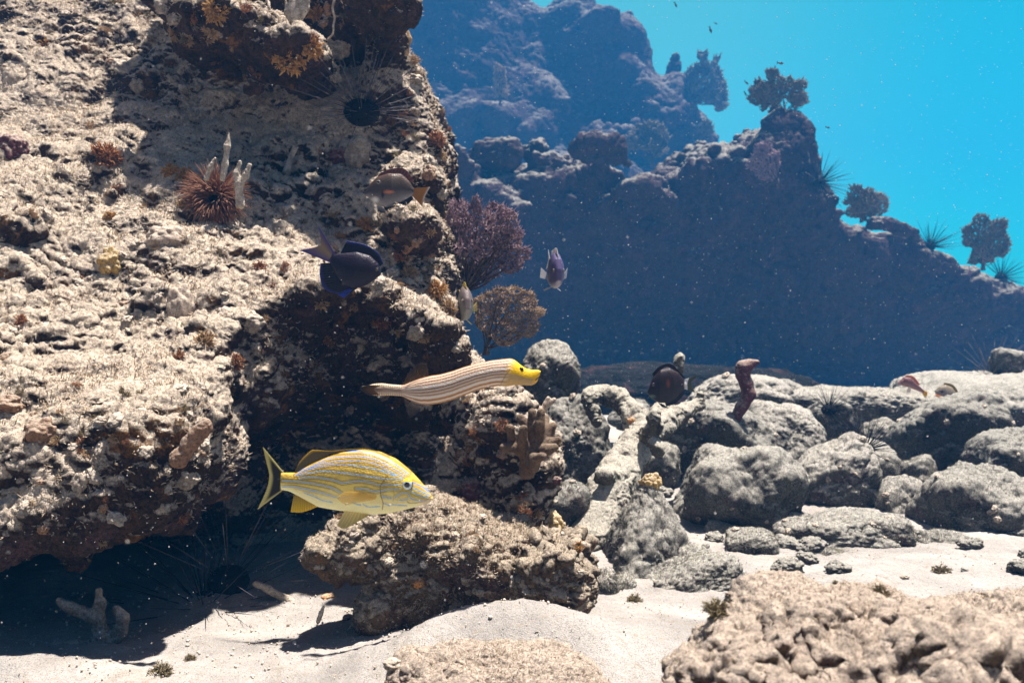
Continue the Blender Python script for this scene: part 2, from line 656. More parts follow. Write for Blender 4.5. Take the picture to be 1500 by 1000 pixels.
def poly_sdf(x, y, poly):
    poly = np.array(poly)
    d = np.full(x.shape, 1e9)
    ins = np.zeros(x.shape, bool)
    for k in range(len(poly)):
        a, b = poly[k], poly[(k + 1) % len(poly)]
        e = b - a
        wx, wy = x - a[0], y - a[1]
        t = np.clip((wx * e[0] + wy * e[1]) / (e @ e), 0, 1)
        d = np.minimum(d, np.hypot(wx - t * e[0], wy - t * e[1]))
        c = ((a[1] <= y) & (b[1] > y)) | ((b[1] <= y) & (a[1] > y))
        with np.errstate(divide='ignore', invalid='ignore'):
            xc = a[0] + (y - a[1]) / (b[1] - a[1] + 1e-12) * e[0]
        ins ^= c & (x < xc)
    return np.where(ins, -d, d)


def build_outcrop():
    fl = Field((-2.3, 1.15, -0.1), (0.34, 3.7, 2.25), 0.020)
    pts = [(0, 515, 1.60), (150, 515, 1.62), (290, 560, 1.62), (0, 420, 1.84), (150, 420, 1.88), (300, 410, 1.94), (430, 420, 1.97),
           (560, 385, 2.02), (0, 250, 2.10), (150, 250, 2.17), (300, 250, 2.25), (450, 290, 2.30), (540, 320, 2.40), (600, 100, 2.64), (560, 30, 2.68), (0, 130, 2.62), (150, 130, 2.70),
           (300, 185, 2.62), (420, 190, 2.66), (500, 190, 2.64), (640, 450, 2.02), (700, 495, 1.96), (750, 525, 1.93), (790, 585, 2.0), (640, 420, 2.4)]
    pts = [P(*p) for p in pts] + [np.array(q) for q in ((-2.4, 1.7, 0.55), (-2.4, 2.6, 1.3), (-2.3, 3.1, 1.9), (-1.2, 3.15, 1.95), (-0.55, 3.15, 1.85), (-0.9, 3.7, 2.1), (-0.3, 3.7, 1.6), (0.3, 2.6, 0.4), (-0.05, 3.0, 0.7))]
    H = tps(pts)
    p = fl.p.reshape(*fl.n, 3)
    x2, y2 = p[:, :, 0, 0].astype(float), p[:, :, 0, 1].astype(float)
    h2 = H(x2, y2)
    foot = [(-2.6, 1.54), (-1.1, 1.50), (-0.90, 1.49), (-0.64, 1.53), (-0.54, 1.60), (-0.475, 1.74), (-0.40, 1.90), (-0.25, 1.90), (-0.13, 1.82), (-0.02, 1.84),
            (0.07, 1.92), (0.10, 2.05), (0.04, 2.2), (-0.10, 2.3), (-0.17, 2.5), (-0.16, 2.85), (-0.2, 3.3), (-0.4, 4.2), (-2.6, 4.2)]
    s2 = poly_sdf(x2, y2, foot)
    z = p[..., 2]
    top = (z - h2[:, :, None]).reshape(-1).astype(np.float32) * 0.8
    side = np.broadcast_to(s2[:, :, None], z.shape).reshape(-1).astype(np.float32)
    fl.f = smax(top, side, 0.09)
    # the cavern under the ledge
    fl.cut(fl.ell(P(500, 740, 2.0), (0.30, 0.55, 0.235)), 0.07)
    fl.cut(fl.ell(P(470, 830, 1.95), (0.36, 0.55, 0.26)), 0.08)
    fl.cut(fl.ell((-0.95, 1.75, -0.03), (0.75, 0.62, 0.19)), 0.08)
    fl.cut(fl.ell((-0.60, 1.88, -0.05), (0.32, 0.5, 0.16)), 0.05)
    fl.cut(fl.ell(P(620, 850, 1.9), (0.22, 0.4, 0.16)), 0.06)
    fl.cut(fl.ell(P(400, 590, 1.75), (0.09, 0.22, 0.10)), 0.06)
    fl.cut(fl.ell(P(620, 640, 1.78), (0.16, 0.16, 0.10)), 0.06)
    fl.add(fl.ell(P(690, 545, 1.95), (0.16, 0.13, 0.07), tilt=-0.5), 0.05)
    fl.add(fl.ell(P(620, 470, 1.98), (0.10, 0.12, 0.07), tilt=-0.6), 0.05)
    fl.cut(fl.ell(P(515, 515, 1.84), (0.19, 0.28, 0.10), tilt=-0.3), 0.05)
    fl.cut(fl.ell(P(640, 575, 1.78), (0.13, 0.22, 0.075), tilt=-0.4), 0.05)
    # buttress under the finger coral
    fl.add(fl.ell(P(735, 640, 2.02), (0.085, 0.13, 0.20), tilt=-0.2), 0.05)
    fl.add(fl.ell(P(775, 740, 2.0), (0.06, 0.10, 0.12)), 0.05)
    fl.add(fl.ell(P(800, 800, 2.05), (0.08, 0.10, 0.10)), 0.05)
    fl.add(fl.ell(P(700, 740, 2.12), (0.13, 0.14, 0.16)), 0.06)
    # swollen lower lump, left
    fl.add(fl.ell(P(140, 640, 1.82), (0.32, 0.24, 0.21)), 0.08)
    fl.add(fl.ell(P(245, 700, 1.74), (0.11, 0.16, 0.15)), 0.06)
    # upper bulge that overhangs the slope, and the column on the right
    fl.add(fl.ell(P(445, 98, 2.50), (0.14, 0.28, 0.08)), 0.05)
    fl.add(fl.ell(P(345, 60, 2.54), (0.24, 0.34, 0.10), tilt=-0.12), 0.06)
    fl.add(fl.ell(P(225, 50, 2.66), (0.10, 0.12, 0.05), tilt=0.3), 0.06)
    fl.add(fl.ell(P(330, -15, 2.76), (0.32, 0.22, 0.11)), 0.06)
    fl.add(fl.ell(P(498, 95, 2.36), (0.04, 0.12, 0.055)), 0.03)
    fl.add(fl.ell(P(485, 130, 2.46), (0.05, 0.06, 0.06)), 0.03)
    fl.add(fl.ell(P(410, 12, 2.73), (0.22, 0.23, 0.13)), 0.08)
    fl.add(fl.ell(P(520, 20, 2.75), (0.16, 0.22, 0.18)), 0.06)
    fl.add(fl.ell(P(535, 40, 2.55), (0.05, 0.09, 0.10)), 0.04)
    fl.add(fl.ell(P(575, 70, 2.66), (0.075, 0.14, 0.10), tilt=0.5), 0.05)
    fl.add(fl.ell(P(598, 120, 2.66), (0.045, 0.12, 0.11)), 0.05)
    fl.add(fl.ell(P(598, 190, 2.62), (0.05, 0.13, 0.12)), 0.05)
    fl.add(fl.ell(P(600, 220, 2.50), (0.055, 0.10, 0.09)), 0.04)
    fl.add(fl.ell(P(630, 255, 2.52), (0.06, 0.10, 0.065)), 0.04)
    fl.add(fl.ell(P(590, 330, 2.36), (0.11, 0.15, 0.10)), 0.06)
    fl.add(fl.ell(P(625, 330, 2.40), (0.05, 0.10, 0.08)), 0.05)
    fl.cut(fl.ell(P(537, 150, 2.42), (0.075, 0.18, 0.13)), 0.04)
    fl.cut(fl.ell(P(400, 172, 2.36), (0.22, 0.20, 0.055)), 0.05)
    fl.add(fl.ell(P(565, 15, 2.44), (0.13, 0.17, 0.065), tilt=-0.15), 0.05)
    fl.add(fl.ell(P(602, 118, 2.46), (0.03, 0.08, 0.03)), 0.03)
    fl.add(fl.ell(P(585, 195, 2.42), (0.045, 0.07, 0.04)), 0.03)
    fl.add(fl.ell(P(625, 232, 2.44), (0.04, 0.07, 0.035)), 0.03)
    fl.add(fl.ell(P(570, 232, 2.40), (0.04, 0.06, 0.03)), 0.03)
    # vertical holdfast trunk
    fl.add(fl.cap(P(372, 130, 2.50), P(378, -40, 2.48), 0.055, 0.04), 0.04)
    fl.rough(0.060, 2.6, 3, 11)
    fl.rough(0.055, 7.0, 3, 21, 0.2, True)
    fl.f += 0.02
    V, F = largest(*fl.skin())
    V, F = subdivide(V, F, 2)
    V = crust(V, F, 1.0, 1.0, 3)
    return V, F


V, F = build_outcrop()
tag(obj("reef_outcrop", V, F, M["reef"]), "huge sunlit brown reef outcrop with a dark cavern under its ledge, filling the left side", "reef rock")


def build_slab():
    fl = Field((-0.48, 1.4, -0.12), (0.22, 2.05, 0.32), 0.011)
    fl.add(fl.ell(P(475, 800, 1.66), (0.055, 0.09, 0.038), tilt=0.5))
    fl.add(fl.ell(P(535, 790, 1.70), (0.09, 0.13, 0.065), tilt=0.35), 0.05)
    fl.add(fl.ell(P(610, 775, 1.76), (0.13, 0.15, 0.075), tilt=-0.15), 0.05)
    fl.add(fl.ell(P(600, 835, 1.71), (0.11, 0.11, 0.07), tilt=-0.5), 0.05)
    fl.add(fl.ell(P(700, 805, 1.74), (0.16, 0.16, 0.075), tilt=-0.22), 0.06)
    fl.add(fl.ell(P(790, 828, 1.72), (0.10, 0.13, 0.072), tilt=-0.1), 0.05)
    fl.add(fl.ell(P(838, 815, 1.70), (0.035, 0.09, 0.05)), 0.03)
    fl.add(fl.ell(P(560, 888, 1.71), (0.05, 0.09, 0.06)), 0.04)
    fl.add(fl.ell(P(650, 875, 1.72), (0.12, 0.10, 0.09)), 0.05)
    fl.add(fl.ell(P(750, 885, 1.72), (0.15, 0.12, 0.09)), 0.05)
    fl.add(fl.ell(P(828, 868, 1.70), (0.045, 0.10, 0.07)), 0.03)
    fl.cut(fl.ell(P(590, 812, 1.52), (0.12, 0.06, 0.022), tilt=-0.15), 0.03)
    fl.rough(0.030, 6, 3, 31)
    fl.rough(0.030, 15, 3, 33, 0.2, True)
    fl.f += 0.008
    V, F = largest(*fl.skin())
    V, F = subdivide(V, F, 2)
    return crust(V, F, 0.6, 1.1, 8, 1.8), F


V, F = build_slab()
tag(obj("rock_slab", V, F, M["slab"]), "pitted brown rock slab lying on the sand right below the yellow striped fish", "rock")


# ---------------------------------------------------------------- shaded wall and tall reef behind
def interp_curve(pts):
    a = np.array(sorted(pts))
    return lambda x: np.interp(x, a[:, 0], a[:, 1])


YW = 12.0                          # distance of the shaded wall, and the size that goes with it
KW = YW / 5.2
CREST = [(560, 200), (640, 205), (690, 225), (720, 245), (760, 240), (830, 225), (880, 222), (925, 248), (950, 245), (1000, 222), (1060, 206), (1105, 196), (1118, 176), (1150, 166), (1180, 172),
         (1190, 215), (1194, 262), (1215, 300), (1250, 318), (1300, 328), (1345, 345), (1400, 352), (1436, 392), (1500, 402), (1600, 430), (1800, 470)]


def build_wall():
    Hc = interp_curve([(P(a, b, YW)[0], P(a, b, YW)[2]) for a, b in CREST])
    W = YW / 9.0
    fl = Field((-3.4 * W, YW - 1.5 * W, -0.1), (7.2 * W, YW + 2.4 * W, 3.3 * W), 0.066 * W)
    z, y = fl.p[:, 2], fl.p[:, 1]
    top = z - Hc(fl.p[:, 0]) - 0.10 * np.clip(y - YW - 0.1, 0, 2)
    face = (YW + 0.65 * W - 0.95 * W * np.clip((z - 0.2) / (2.1 * W), 0, 1) + 0.12 * np.sin(fl.p[:, 0])) - y
    back = y - (YW + 1.6 * W + 0.3 * perlin(fl.p * 0.6, 77))
    fl.f = smax(smax(top.astype(np.float32) * 0.7, face.astype(np.float32), 0.27), back.astype(np.float32), 0.3)
    # knobs along the crest
    rng = random.Random(5)
    for k in range(34):
        px, py = rng.uniform(660, 960), rng.uniform(195, 300)
        r = rng.uniform(0.05, 0.14) * KW
        fl.add(fl.ell(P(px, py + 12, YW + rng.uniform(-0.4, 0.4)), (r * 1.3, r, r * 0.8)), 0.06)
    for k in range(30):
        c = np.array(P(rng.uniform(960, 1480), 0, YW - 0.08))
        c[2] = Hc(c[0]) - rng.uniform(0.01, 0.10)
        r = rng.uniform(0.04, 0.10) * KW
        fl.add(fl.ell(c, (r * 1.4, r, r * 0.8)), 0.05)
    for (px, py, rx, ry, rz) in ((1150, 215, 0.15, 0.16, 0.20), (1178, 250, 0.07, 0.10, 0.10), (1205, 300, 0.09, 0.10, 0.13)):
        fl.add(fl.ell(P(px, py, YW - 0.06), (rx * KW, ry * KW, rz * KW)), 0.06)
    fl.rough(0.16, 0.85, 3, 41)
    fl.rough(0.15, 2.3, 3, 43, 0.5, True)
    fl.f += 0.02
    V, F = largest(*fl.skin())
    V, F = subdivide(V, F, 2)
    return crust(V, F, 4.0, 1.0, 13, 1.2, 0.8), F


V, F = build_wall()
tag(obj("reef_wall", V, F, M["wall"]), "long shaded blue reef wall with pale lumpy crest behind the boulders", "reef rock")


def build_tower():
    K = 2.5                      # everything here was sized for 10 m and stands at 25 m
    fl = Field((-9.0, 21.5, -0.1), (11.0, 30.5, 14.0), 0.18)
    E = lambda px, py, yy, rx, ry, rz: fl.add(fl.ell(P(px, py, yy * K), (rx * K, ry * K, rz * K)), 0.35)
    E(640, 60, 10.6, 1.15, 1.1, 2.3)
    E(650, 220, 10.3, 1.1, 0.9, 1.5)
    E(720, 150, 10.4, 0.9, 0.9, 1.4)
    E(780, 200, 10.2, 0.9, 0.9, 0.9)
    E(855, 110, 10.2, 0.40, 0.7, 0.95)
    E(905, 130, 10.3, 0.50, 0.7, 1.0)
    E(935, 190, 10.2, 0.5, 0.7, 0.75)
    E(985, 170, 10.2, 0.22, 0.5, 0.62)
    E(990, 92, 10.2, 0.18, 0.3, 0.28)
    E(985, 130, 10.2, 0.2, 0.35, 0.35)
    E(830, 70, 10.3, 0.35, 0.6, 0.6)
    E(1005, 230, 10.3, 0.35, 0.5, 0.5)
    E(800, 300, 10.0, 1.9, 0.9, 0.8)
    E(960, 320, 10.2, 1.2, 0.7, 0.8)
    E(700, 330, 10.0, 1.6, 0.9, 1.0)
    rng = random.Random(9)
    for (px, py) in ((820, 130), (815, 150), (845, 135), (700, 160), (725, 168), (740, 175), (860, 140), (690, 175), (920, 100), (900, 35), (880, 20), (955, 70), (900, 165), (870, 190), (780, 190), (640, 215), (650, 180), (760, 215), (905, 205)):
        r = rng.uniform(0.10, 0.22)
        E(px, py, 9.45 + rng.uniform(-0.15, 0.2), r * 1.2, r, r)
    z = fl.p[:, 2]
    fl.f = smax(fl.f, (0.05 - z).astype(np.float32), 0.1)
    fl.rough(0.48, 0.36, 3, 51)
    fl.rough(0.42, 0.95, 4, 53, 1.4, True)
    fl.f += 0.1
    V, F = largest(*fl.skin())
    V, F = subdivide(V, F, 2)
    return crust(V, F, 8.0, 1.1, 23, 1.4, 0.8), F


V, F = build_tower()
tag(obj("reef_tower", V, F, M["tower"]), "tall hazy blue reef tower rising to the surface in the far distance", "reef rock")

# ---------------------------------------------------------------- boulders and ledges
_ico = {}


def ico(level):
    if level not in _ico:
        import bmesh
        bm = bmesh.new()
        bmesh.ops.create_icosphere(bm, subdivisions=level, radius=1.0)
        me = bpy.data.meshes.new("tmp")
        bm.to_mesh(me)
        bm.free()
        V = np.empty(len(me.vertices) * 3)
        me.vertices.foreach_get("co", V)
        F = np.empty(len(me.loops), np.int32)
        me.loops.foreach_get("vertex_index", F)
        bpy.data.meshes.remove(me)
        _ico[level] = (V.reshape(-1, 3), F.reshape(-1, 3))
    V, F = _ico[level]
    return V.copy(), F


def rock(c, r, seed, facets=9, level=6, rot=0.0, tilt=0.0, feature=0.8, amp=1.0, peak=0.0, lump=0.14, turf=1.0, round_=0.5, box=2.6):
    D, F = ico(level)
    rng = np.random.RandomState(seed)
    R = np.full(len(D), 1.12)
    for k in range(facets):
        n = rng.normal(size=3)
        n /= np.linalg.norm(n)
        d = rng.uniform(0.72, 1.0)
        q = d / np.maximum(D @ n, 1e-3)
        R = smin(R, np.where(D @ n > 0.05, q, 9.0), 0.10 + 0.2 * round_)
    R = R / np.percentile(R, 60)
    R *= 1 + lump * fbm(D, 1.6, 3, seed)
    R *= (np.abs(D) ** box).sum(1) ** (-1 / box)
    R = R / np.percentile(R, 55)
    V = D * R[:, None]
    if peak:
        V[:, :2] *= (1 - peak * np.clip(V[:, 2], -0.6, 1))[:, None]
    V *= np.asarray(r)
    ct, st = math.cos(tilt), math.sin(tilt)
    V = np.stack([V[:, 0] * ct - V[:, 2] * st, V[:, 1], V[:, 0] * st + V[:, 2] * ct], 1)
    cr, sr = math.cos(rot), math.sin(rot)
    V = np.stack([V[:, 0] * cr - V[:, 1] * sr, V[:, 0] * sr + V[:, 1] * cr, V[:, 2]], 1)
    V += np.asarray(c)
    return crust(V, F, feature, amp, seed % 40, 0.35, turf), F


BOULDERS = [
    # cx, cy, rx, ry (pixels), Y, seed, options, label
    (805, 556, 54, 50, 3.15, 101, dict(facets=4, tilt=-0.3, round_=1), "smooth round grey boulder directly right of the striped trumpetfish head"),
    (838, 672, 58, 70, 2.95, 102, dict(facets=8), "dark blocky boulder just right of the tan finger coral"),
    (1085, 590, 88, 36, 4.00, 103, dict(facets=3, round_=1), "wide pale dome boulder behind the red finger sponge"),
    (1062, 648, 80, 56, 3.20, 104, dict(facets=12, tilt=-0.35, rot=0.4), "angular boulder with black shaded face, at the foot of the red finger sponge"),
    (1150, 648, 66, 58, 3.32, 106, dict(facets=7), "boulder with sunlit crown between the angular dark boulder and the urchin boulder"),
    (1077, 728, 96, 80, 2.72, 105, dict(facets=9), "largest rounded grey boulder in the middle of the pile, below the angular dark one"),
    (1230, 708, 66, 62, 2.92, 107, dict(facets=8, tilt=-0.6, peak=0.35), "leaning boulder with sunlit shoulder, right of the largest middle boulder"),
    (1213, 622, 34, 32, 3.75, 108, dict(facets=3, round_=1), "small ball shaped dark boulder with a thin spined urchin on it"),
    (1289, 644, 30, 27, 3.62, 109, dict(facets=4), "small round boulder below the back ledge, between two urchin boulders"),
    (1277, 684, 40, 36, 3.20, 110, dict(facets=4, round_=1), "purplish round boulder topped by a black spined urchin"),
    (1390, 640, 86, 58, 3.35, 111, dict(facets=8), "largest boulder on the right with olive shaded face, below the two small fish"),
    (1350, 697, 30, 25, 3.10, 112, dict(facets=3, round_=1), "small round dark boulder tucked under the largest right boulder"),
    (1318, 742, 38, 38, 2.80, 113, dict(facets=6), "boulder with a cap of white sand, left of the dusty slope boulder"),
    (1434, 752, 88, 66, 2.62, 114, dict(facets=7, peak=0.35), "big dusty sloping boulder resting on the white sand at the right edge"),
    (1492, 690, 78, 50, 2.95, 115, dict(facets=8, tilt=0.35), "boulder with dark purple hollow face cut by the right edge of the picture"),
    (1225, 790, 96, 32, 2.45, 116, dict(facets=6), "long low flat boulder half sunk in white sand below the leaning boulder"),
    (1290, 782, 48, 26, 2.42, 126, dict(facets=5), "rounded right end lump beside the long low flat boulder in sand"),
    (1222, 818, 33, 15, 2.30, 117, dict(facets=5), "small dark stone in front of the long low flat boulder"),
    (950, 808, 76, 84, 2.20, 118, dict(facets=7, peak=0.75), "pointed cone shaped grey boulder right of the brown rock slab"),
    (1097, 806, 46, 26, 2.33, 119, dict(facets=4), "small brown hump on the sand under the largest middle boulder"),
    (1018, 850, 84, 34, 2.06, 120, dict(facets=5, rot=0.2, tilt=0.25), "low crumbly rock at the right foot of the cone shaped boulder"),
    (832, 750, 42, 38, 2.40, 122, dict(facets=3, round_=1), "small fuzzy round boulder in shade under the encrusted dead branch"),
    (882, 862, 26, 24, 1.98, 123, dict(facets=6), "small pale rubble stone against the right end of the brown slab"),
    (1150, 580, 40, 20, 4.15, 127, dict(facets=4, tilt=-0.3), "small pale boulder right behind the red finger sponge"),
    (925, 612, 36, 20, 3.80, 128, dict(facets=4, round_=1), "pale sandy boulder under the bent arch of the dead branch"),
    (962, 690, 36, 40, 3.10, 129, dict(facets=5), "pale boulder behind the fork of the encrusted dead branch"),
    (1150, 772, 46, 26, 2.62, 133, dict(facets=6), "low dark stone wedged under the right end of the largest middle boulder"),
    (1385, 800, 40, 20, 2.42, 134, dict(facets=6), "flat stone half buried in sand at the foot of the dusty sloping boulder"),
    (1060, 782, 30, 18, 2.55, 135, dict(facets=6), "small dark stone in the shade below the largest middle boulder"),
    (905, 868, 34, 22, 2.02, 136, dict(facets=5), "low dusty stone between the brown slab and the cone shaped boulder"),
    (1360, 712, 18, 13, 2.95, 130, dict(facets=5), "tiny stone between the sand capped boulder and the dusty sloping boulder"),
    (1476, 532, 26, 20, 4.60, 131, dict(facets=5), "lumpy stone standing on the far end of the pale ledge"),
]
for (cx, cy, rx, ry, Y, seed, kw, label) in BOULDERS:
    c = P(cx, cy, Y)
    a, b = S(rx, Y) * 0.89, S(ry, Y) * 1.12
    V, F = rock(c, (a, 0.5 * (a + b) * 1.05, b), seed, level=6 if rx > 45 else 5, feature=0.8 * min(1.0, max(0.45, a / 0.12)), **{"amp": 0.6, **kw})
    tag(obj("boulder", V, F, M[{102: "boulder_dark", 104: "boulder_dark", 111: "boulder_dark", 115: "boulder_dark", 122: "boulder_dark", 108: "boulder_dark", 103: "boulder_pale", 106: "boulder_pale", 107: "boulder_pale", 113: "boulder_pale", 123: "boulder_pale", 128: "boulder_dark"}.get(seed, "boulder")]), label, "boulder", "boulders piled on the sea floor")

_rr = np.random.RandomState(12)
RUBBLE = []
while len(RUBBLE) < 60:
    x, y = _rr.uniform(0.2, 2.0), _rr.uniform(2.0, 3.0)
    if abs(x) < 0.6 * y:
        RUBBLE.append((x, y, 0.008 + 0.028 * _rr.uniform() ** 2))
_proto = []
for k in range(6):
    V, F = rock((0, 0, 0), (1.0, 0.9, 0.6), 300 + k, level=5, facets=9, feature=7, amp=1.2, lump=0.25)
    me = mesh_from("rubble_stone", V, F)
    me.materials.append(M["boulder"])
    _proto.append(me)
for k, (x, y, r) in enumerate(RUBBLE):
    o = bpy.data.objects.new("rubble_stone", _proto[k % 6])
    COL.objects.link(o)
    o.location = (x, y, float(ground_z(np.array([x]), np.array([y]))[0]) + r * 0.25)
    o.scale = (r, r, r)
    o.rotation_euler = (0, 0, k * 1.3)
    tag(o, "small grey rubble stone lying on the sand among the boulders", "stone", "rubble stones on the sand")


def ledge(name, c, r, seed, mat, label, **kw):
    V, F = rock(c, r, seed, level=7, **kw)
    tag(obj(name, V, F, mat), label, "reef ledge")


ledge("reef_ledge", P(1235, 606, 4.25), (0.42, 0.40, 0.13), 141, M["boulder"], "straight edged dark ledge with pale top behind the right hand boulders", facets=4, lump=0.05, box=7, rot=-0.12, tilt=-0.03)
ledge("reef_ledge", P(1450, 600, 4.8), (0.55, 0.95, 0.21), 142, M["boulder"], "bright sediment covered flat ledge at the right edge under the dark wall", facets=5, lump=0.1)
ledge("reef_ledge", P(985, 592, 6.0), (1.0, 0.5, 0.27), 143, M["dim"], "low bluish ledge with shade painted into its colour at the foot of the shaded wall, behind the dead branch", facets=6, lump=0.1)

# near rocks at the bottom of the picture
V, F = rock(P(1220, 1062, 0.90), (0.175, 0.15, 0.140), 151, facets=7, level=7, feature=0.8, tilt=-0.12, amp=1.6, lump=0.22)
tag(obj("near_rock", V, F, M["near_rock"]), "bright peach coloured crusty rock cropped by the bottom right edge", "rock", "near rocks along the bottom edge")
V, F = rock(P(1450, 1040, 0.98), (0.13, 0.13, 0.115), 152, facets=6, level=7, feature=0.7, amp=1.3)
tag(obj("near_rock", V, F, M["near_rock"]), "lower brownish crusty rock in the bottom right corner, behind the peach one", "rock", "near rocks along the bottom edge")
V, F = rock(P(715, 1050, 1.15), (0.16, 0.10, 0.085), 153, facets=5, level=7, feature=0.45)
tag(obj("near_rock", V, F, M["near_rock"]), "low turf covered rock poking up from the middle of the bottom edge", "rock", "near rocks along the bottom edge")


# ---------------------------------------------------------------- builders for animals and plants
bpy.context.view_layer.update()
_dg = bpy.context.evaluated_depsgraph_get()
CAMV = Vector((0, 0, CAM_Z))


def hit(px, py):
    """Where the line of sight through a pixel meets what is built so far."""
    d = Vector(P(px, py, 1.0)) - CAMV
    ok, loc, nor, _, ob, _ = scene.ray_cast(_dg, CAMV, d.normalized())
    if not ok:
        return P(px, py, 3.0), np.array([0, -0.5, 0.8]), 3.0
    return np.array(loc), np.array(nor), float(loc.y)


def ground_hit(x, y):
    ok, loc, nor, _, ob, _ = scene.ray_cast(_dg, Vector((x, y, 1.0)), Vector((0, 0, -1)))
    return float(loc.z)


def lin(r, g, b):
    c = np.array([r, g, b]) / 255.0
    return np.where(c <= 0.04045, c / 12.92, ((c + 0.055) / 1.055) ** 2.4)


class MB:
    def __init__(self):
        self.V, self.Q, self.T, self.C, self.n = [], [], [], [], 0

    def add(self, V, Q=None, T=None, C=None):
        V = np.asarray(V, float)
        self.V.append(V)
        if Q is not None and len(Q): self.Q.append(np.asarray(Q) + self.n)
        if T is not None and len(T): self.T.append(np.asarray(T) + self.n)
        if C is not None: self.C.append(np.broadcast_to(C, (len(V), 3)))
        self.n += len(V)

    def build(self, name, mat, parent=None, loc=None, smooth=True):
        F = [np.concatenate(x) for x in (self.Q, self.T) if x]
        return obj(name, np.concatenate(self.V), F, mat, parent, loc, smooth, np.concatenate(self.C) if self.C else None)


def tube(mb, pts, rad, k=6, C=None):
    pts, rad = np.asarray(pts, float), np.asarray(rad, float)
    n = len(pts)
    t = np.gradient(pts, axis=0)
    t /= np.linalg.norm(t, axis=1)[:, None] + 1e-9
    ref = np.array([0.31, 0.82, 0.48])
    u = np.cross(t, ref)
    u /= np.linalg.norm(u, axis=1)[:, None] + 1e-9
    v = np.cross(t, u)
    a = np.arange(k) * 2 * math.pi / k
    ring = u[:, None] * np.cos(a)[None, :, None] + v[:, None] * np.sin(a)[None, :, None]
    V = (pts[:, None] + ring * rad[:, None, None]).reshape(-1, 3)
    V = np.concatenate([V, pts[:1], pts[-1:] + t[-1:] * rad[-1] * 0.7])
    i = np.arange(n - 1)[:, None] * k
    j = np.arange(k)[None]
    Q = np.stack([(i + j), (i + (j + 1) % k), (i + k + (j + 1) % k), (i + k + j)], -1).reshape(-1, 4)
    jj = np.arange(k)
    T = np.concatenate([np.stack([np.full(k, n * k), (jj + 1) % k, jj], 1), np.stack([np.full(k, n * k + 1), (n - 1) * k + jj, (n - 1) * k + (jj + 1) % k], 1)])
    mb.add(V, Q, T, C)


def edge_tubes(mb, A, B, ra, rb, k=3):
    A, B = np.asarray(A, float), np.asarray(B, float)
    t = B - A
    t /= np.linalg.norm(t, axis=1)[:, None] + 1e-9
    u = np.cross(t, np.array([0.1, 0.9, 0.3]))
    u /= np.linalg.norm(u, axis=1)[:, None] + 1e-9
    v = np.cross(t, u)
    a = np.arange(k) * 2 * math.pi / k
    ring = u[:, None] * np.cos(a)[None, :, None] + v[:, None] * np.sin(a)[None, :, None]
    ra = np.broadcast_to(ra, len(A))
    rb = np.broadcast_to(rb, len(A))
    V = np.concatenate([A[:, None] + ring * ra[:, None, None], B[:, None] + ring * rb[:, None, None]], 1).reshape(-1, 3)
    i = np.arange(len(A))[:, None] * 2 * k
    j = np.arange(k)[None]
    Q = np.stack([i + j, i + (j + 1) % k, i + k + (j + 1) % k, i + k + j], -1).reshape(-1, 4)
    mb.add(V, Q)


def smooth_line(pts, n):
    """Catmull-Rom through pts, n samples."""
    p = np.asarray(pts, float)
    p = np.concatenate([2 * p[:1] - p[1:2], p, 2 * p[-1:] - p[-2:-1]])
    s = np.linspace(0, len(p) - 3 - 1e-6, n)
    i = s.astype(int)
    f = (s - i)[:, None]
    a, b, c, d = p[i], p[i + 1], p[i + 2], p[i + 3]
    return 0.5 * (2 * b + (c - a) * f + (2 * a - 5 * b + 4 * c - d) * f ** 2 + (3 * b - a - 3 * c + d) * f ** 3)


def frame(n):
    n = np.asarray(n, float)
    n = n / (np.linalg.norm(n) + 1e-9)
    u = np.cross(n, [0.2, 0.9, 0.37])
    u /= np.linalg.norm(u)
    return u, np.cross(n, u), n


def tuft(px, py, size, mat, label, cat="algae", group=None, name="algae_tuft", n=90, seed=0, stiff=0.5, width=0.10, at=None):
    """A clump of small forked, curling blades growing from a holdfast."""
    if at is None:
        loc, nor, Y = hit(px, py)
    else:
        loc, nor, Y = at
    nor = np.asarray(nor) * 0.6 + np.array([0, -0.35, 0.5])
    R = S(size, Y)
    rng = np.random.RandomState(seed + int(px) * 7 + int(py))
    u, v, w = frame(nor)
    mb = MB()
    for k in range(n):
        a, q = rng.uniform(0, 6.283), rng.uniform(0, 1) ** 0.5
        d = u * math.cos(a) * q + v * math.sin(a) * q + w * (stiff + 0.4 * (1 - q))
        d /= np.linalg.norm(d)
        L = R * rng.uniform(0.5, 1.0) * (1.15 - 0.4 * q)
        start = loc + (u * math.cos(a) + v * math.sin(a)) * q * R * 0.35 - w * 0.05 * R
        pts = [start]
        for m in range(4):
            d = d + rng.normal(scale=0.28, size=3) + np.array([0, 0, -0.06])
            d /= np.linalg.norm(d)
            pts.append(pts[-1] + d * L / 4)
        wd = R * width * rng.uniform(0.6, 1.3)
        tube(mb, pts, [wd, wd * 0.9, wd * 0.8, wd * 0.65, wd * 0.3], 4)
        for f in range(2):
            m = rng.randint(1, 4)
            dd = d + rng.normal(scale=0.6, size=3)
            dd /= np.linalg.norm(dd)
            p0 = pts[m]
            tube(mb, [p0, p0 + dd * L * 0.18, p0 + dd * L * 0.3 + rng.normal(scale=0.04 * L, size=3)], [wd * 0.7, wd * 0.6, wd * 0.25], 3)
    return tag(mb.build(name, mat, loc=loc), label, cat, group)


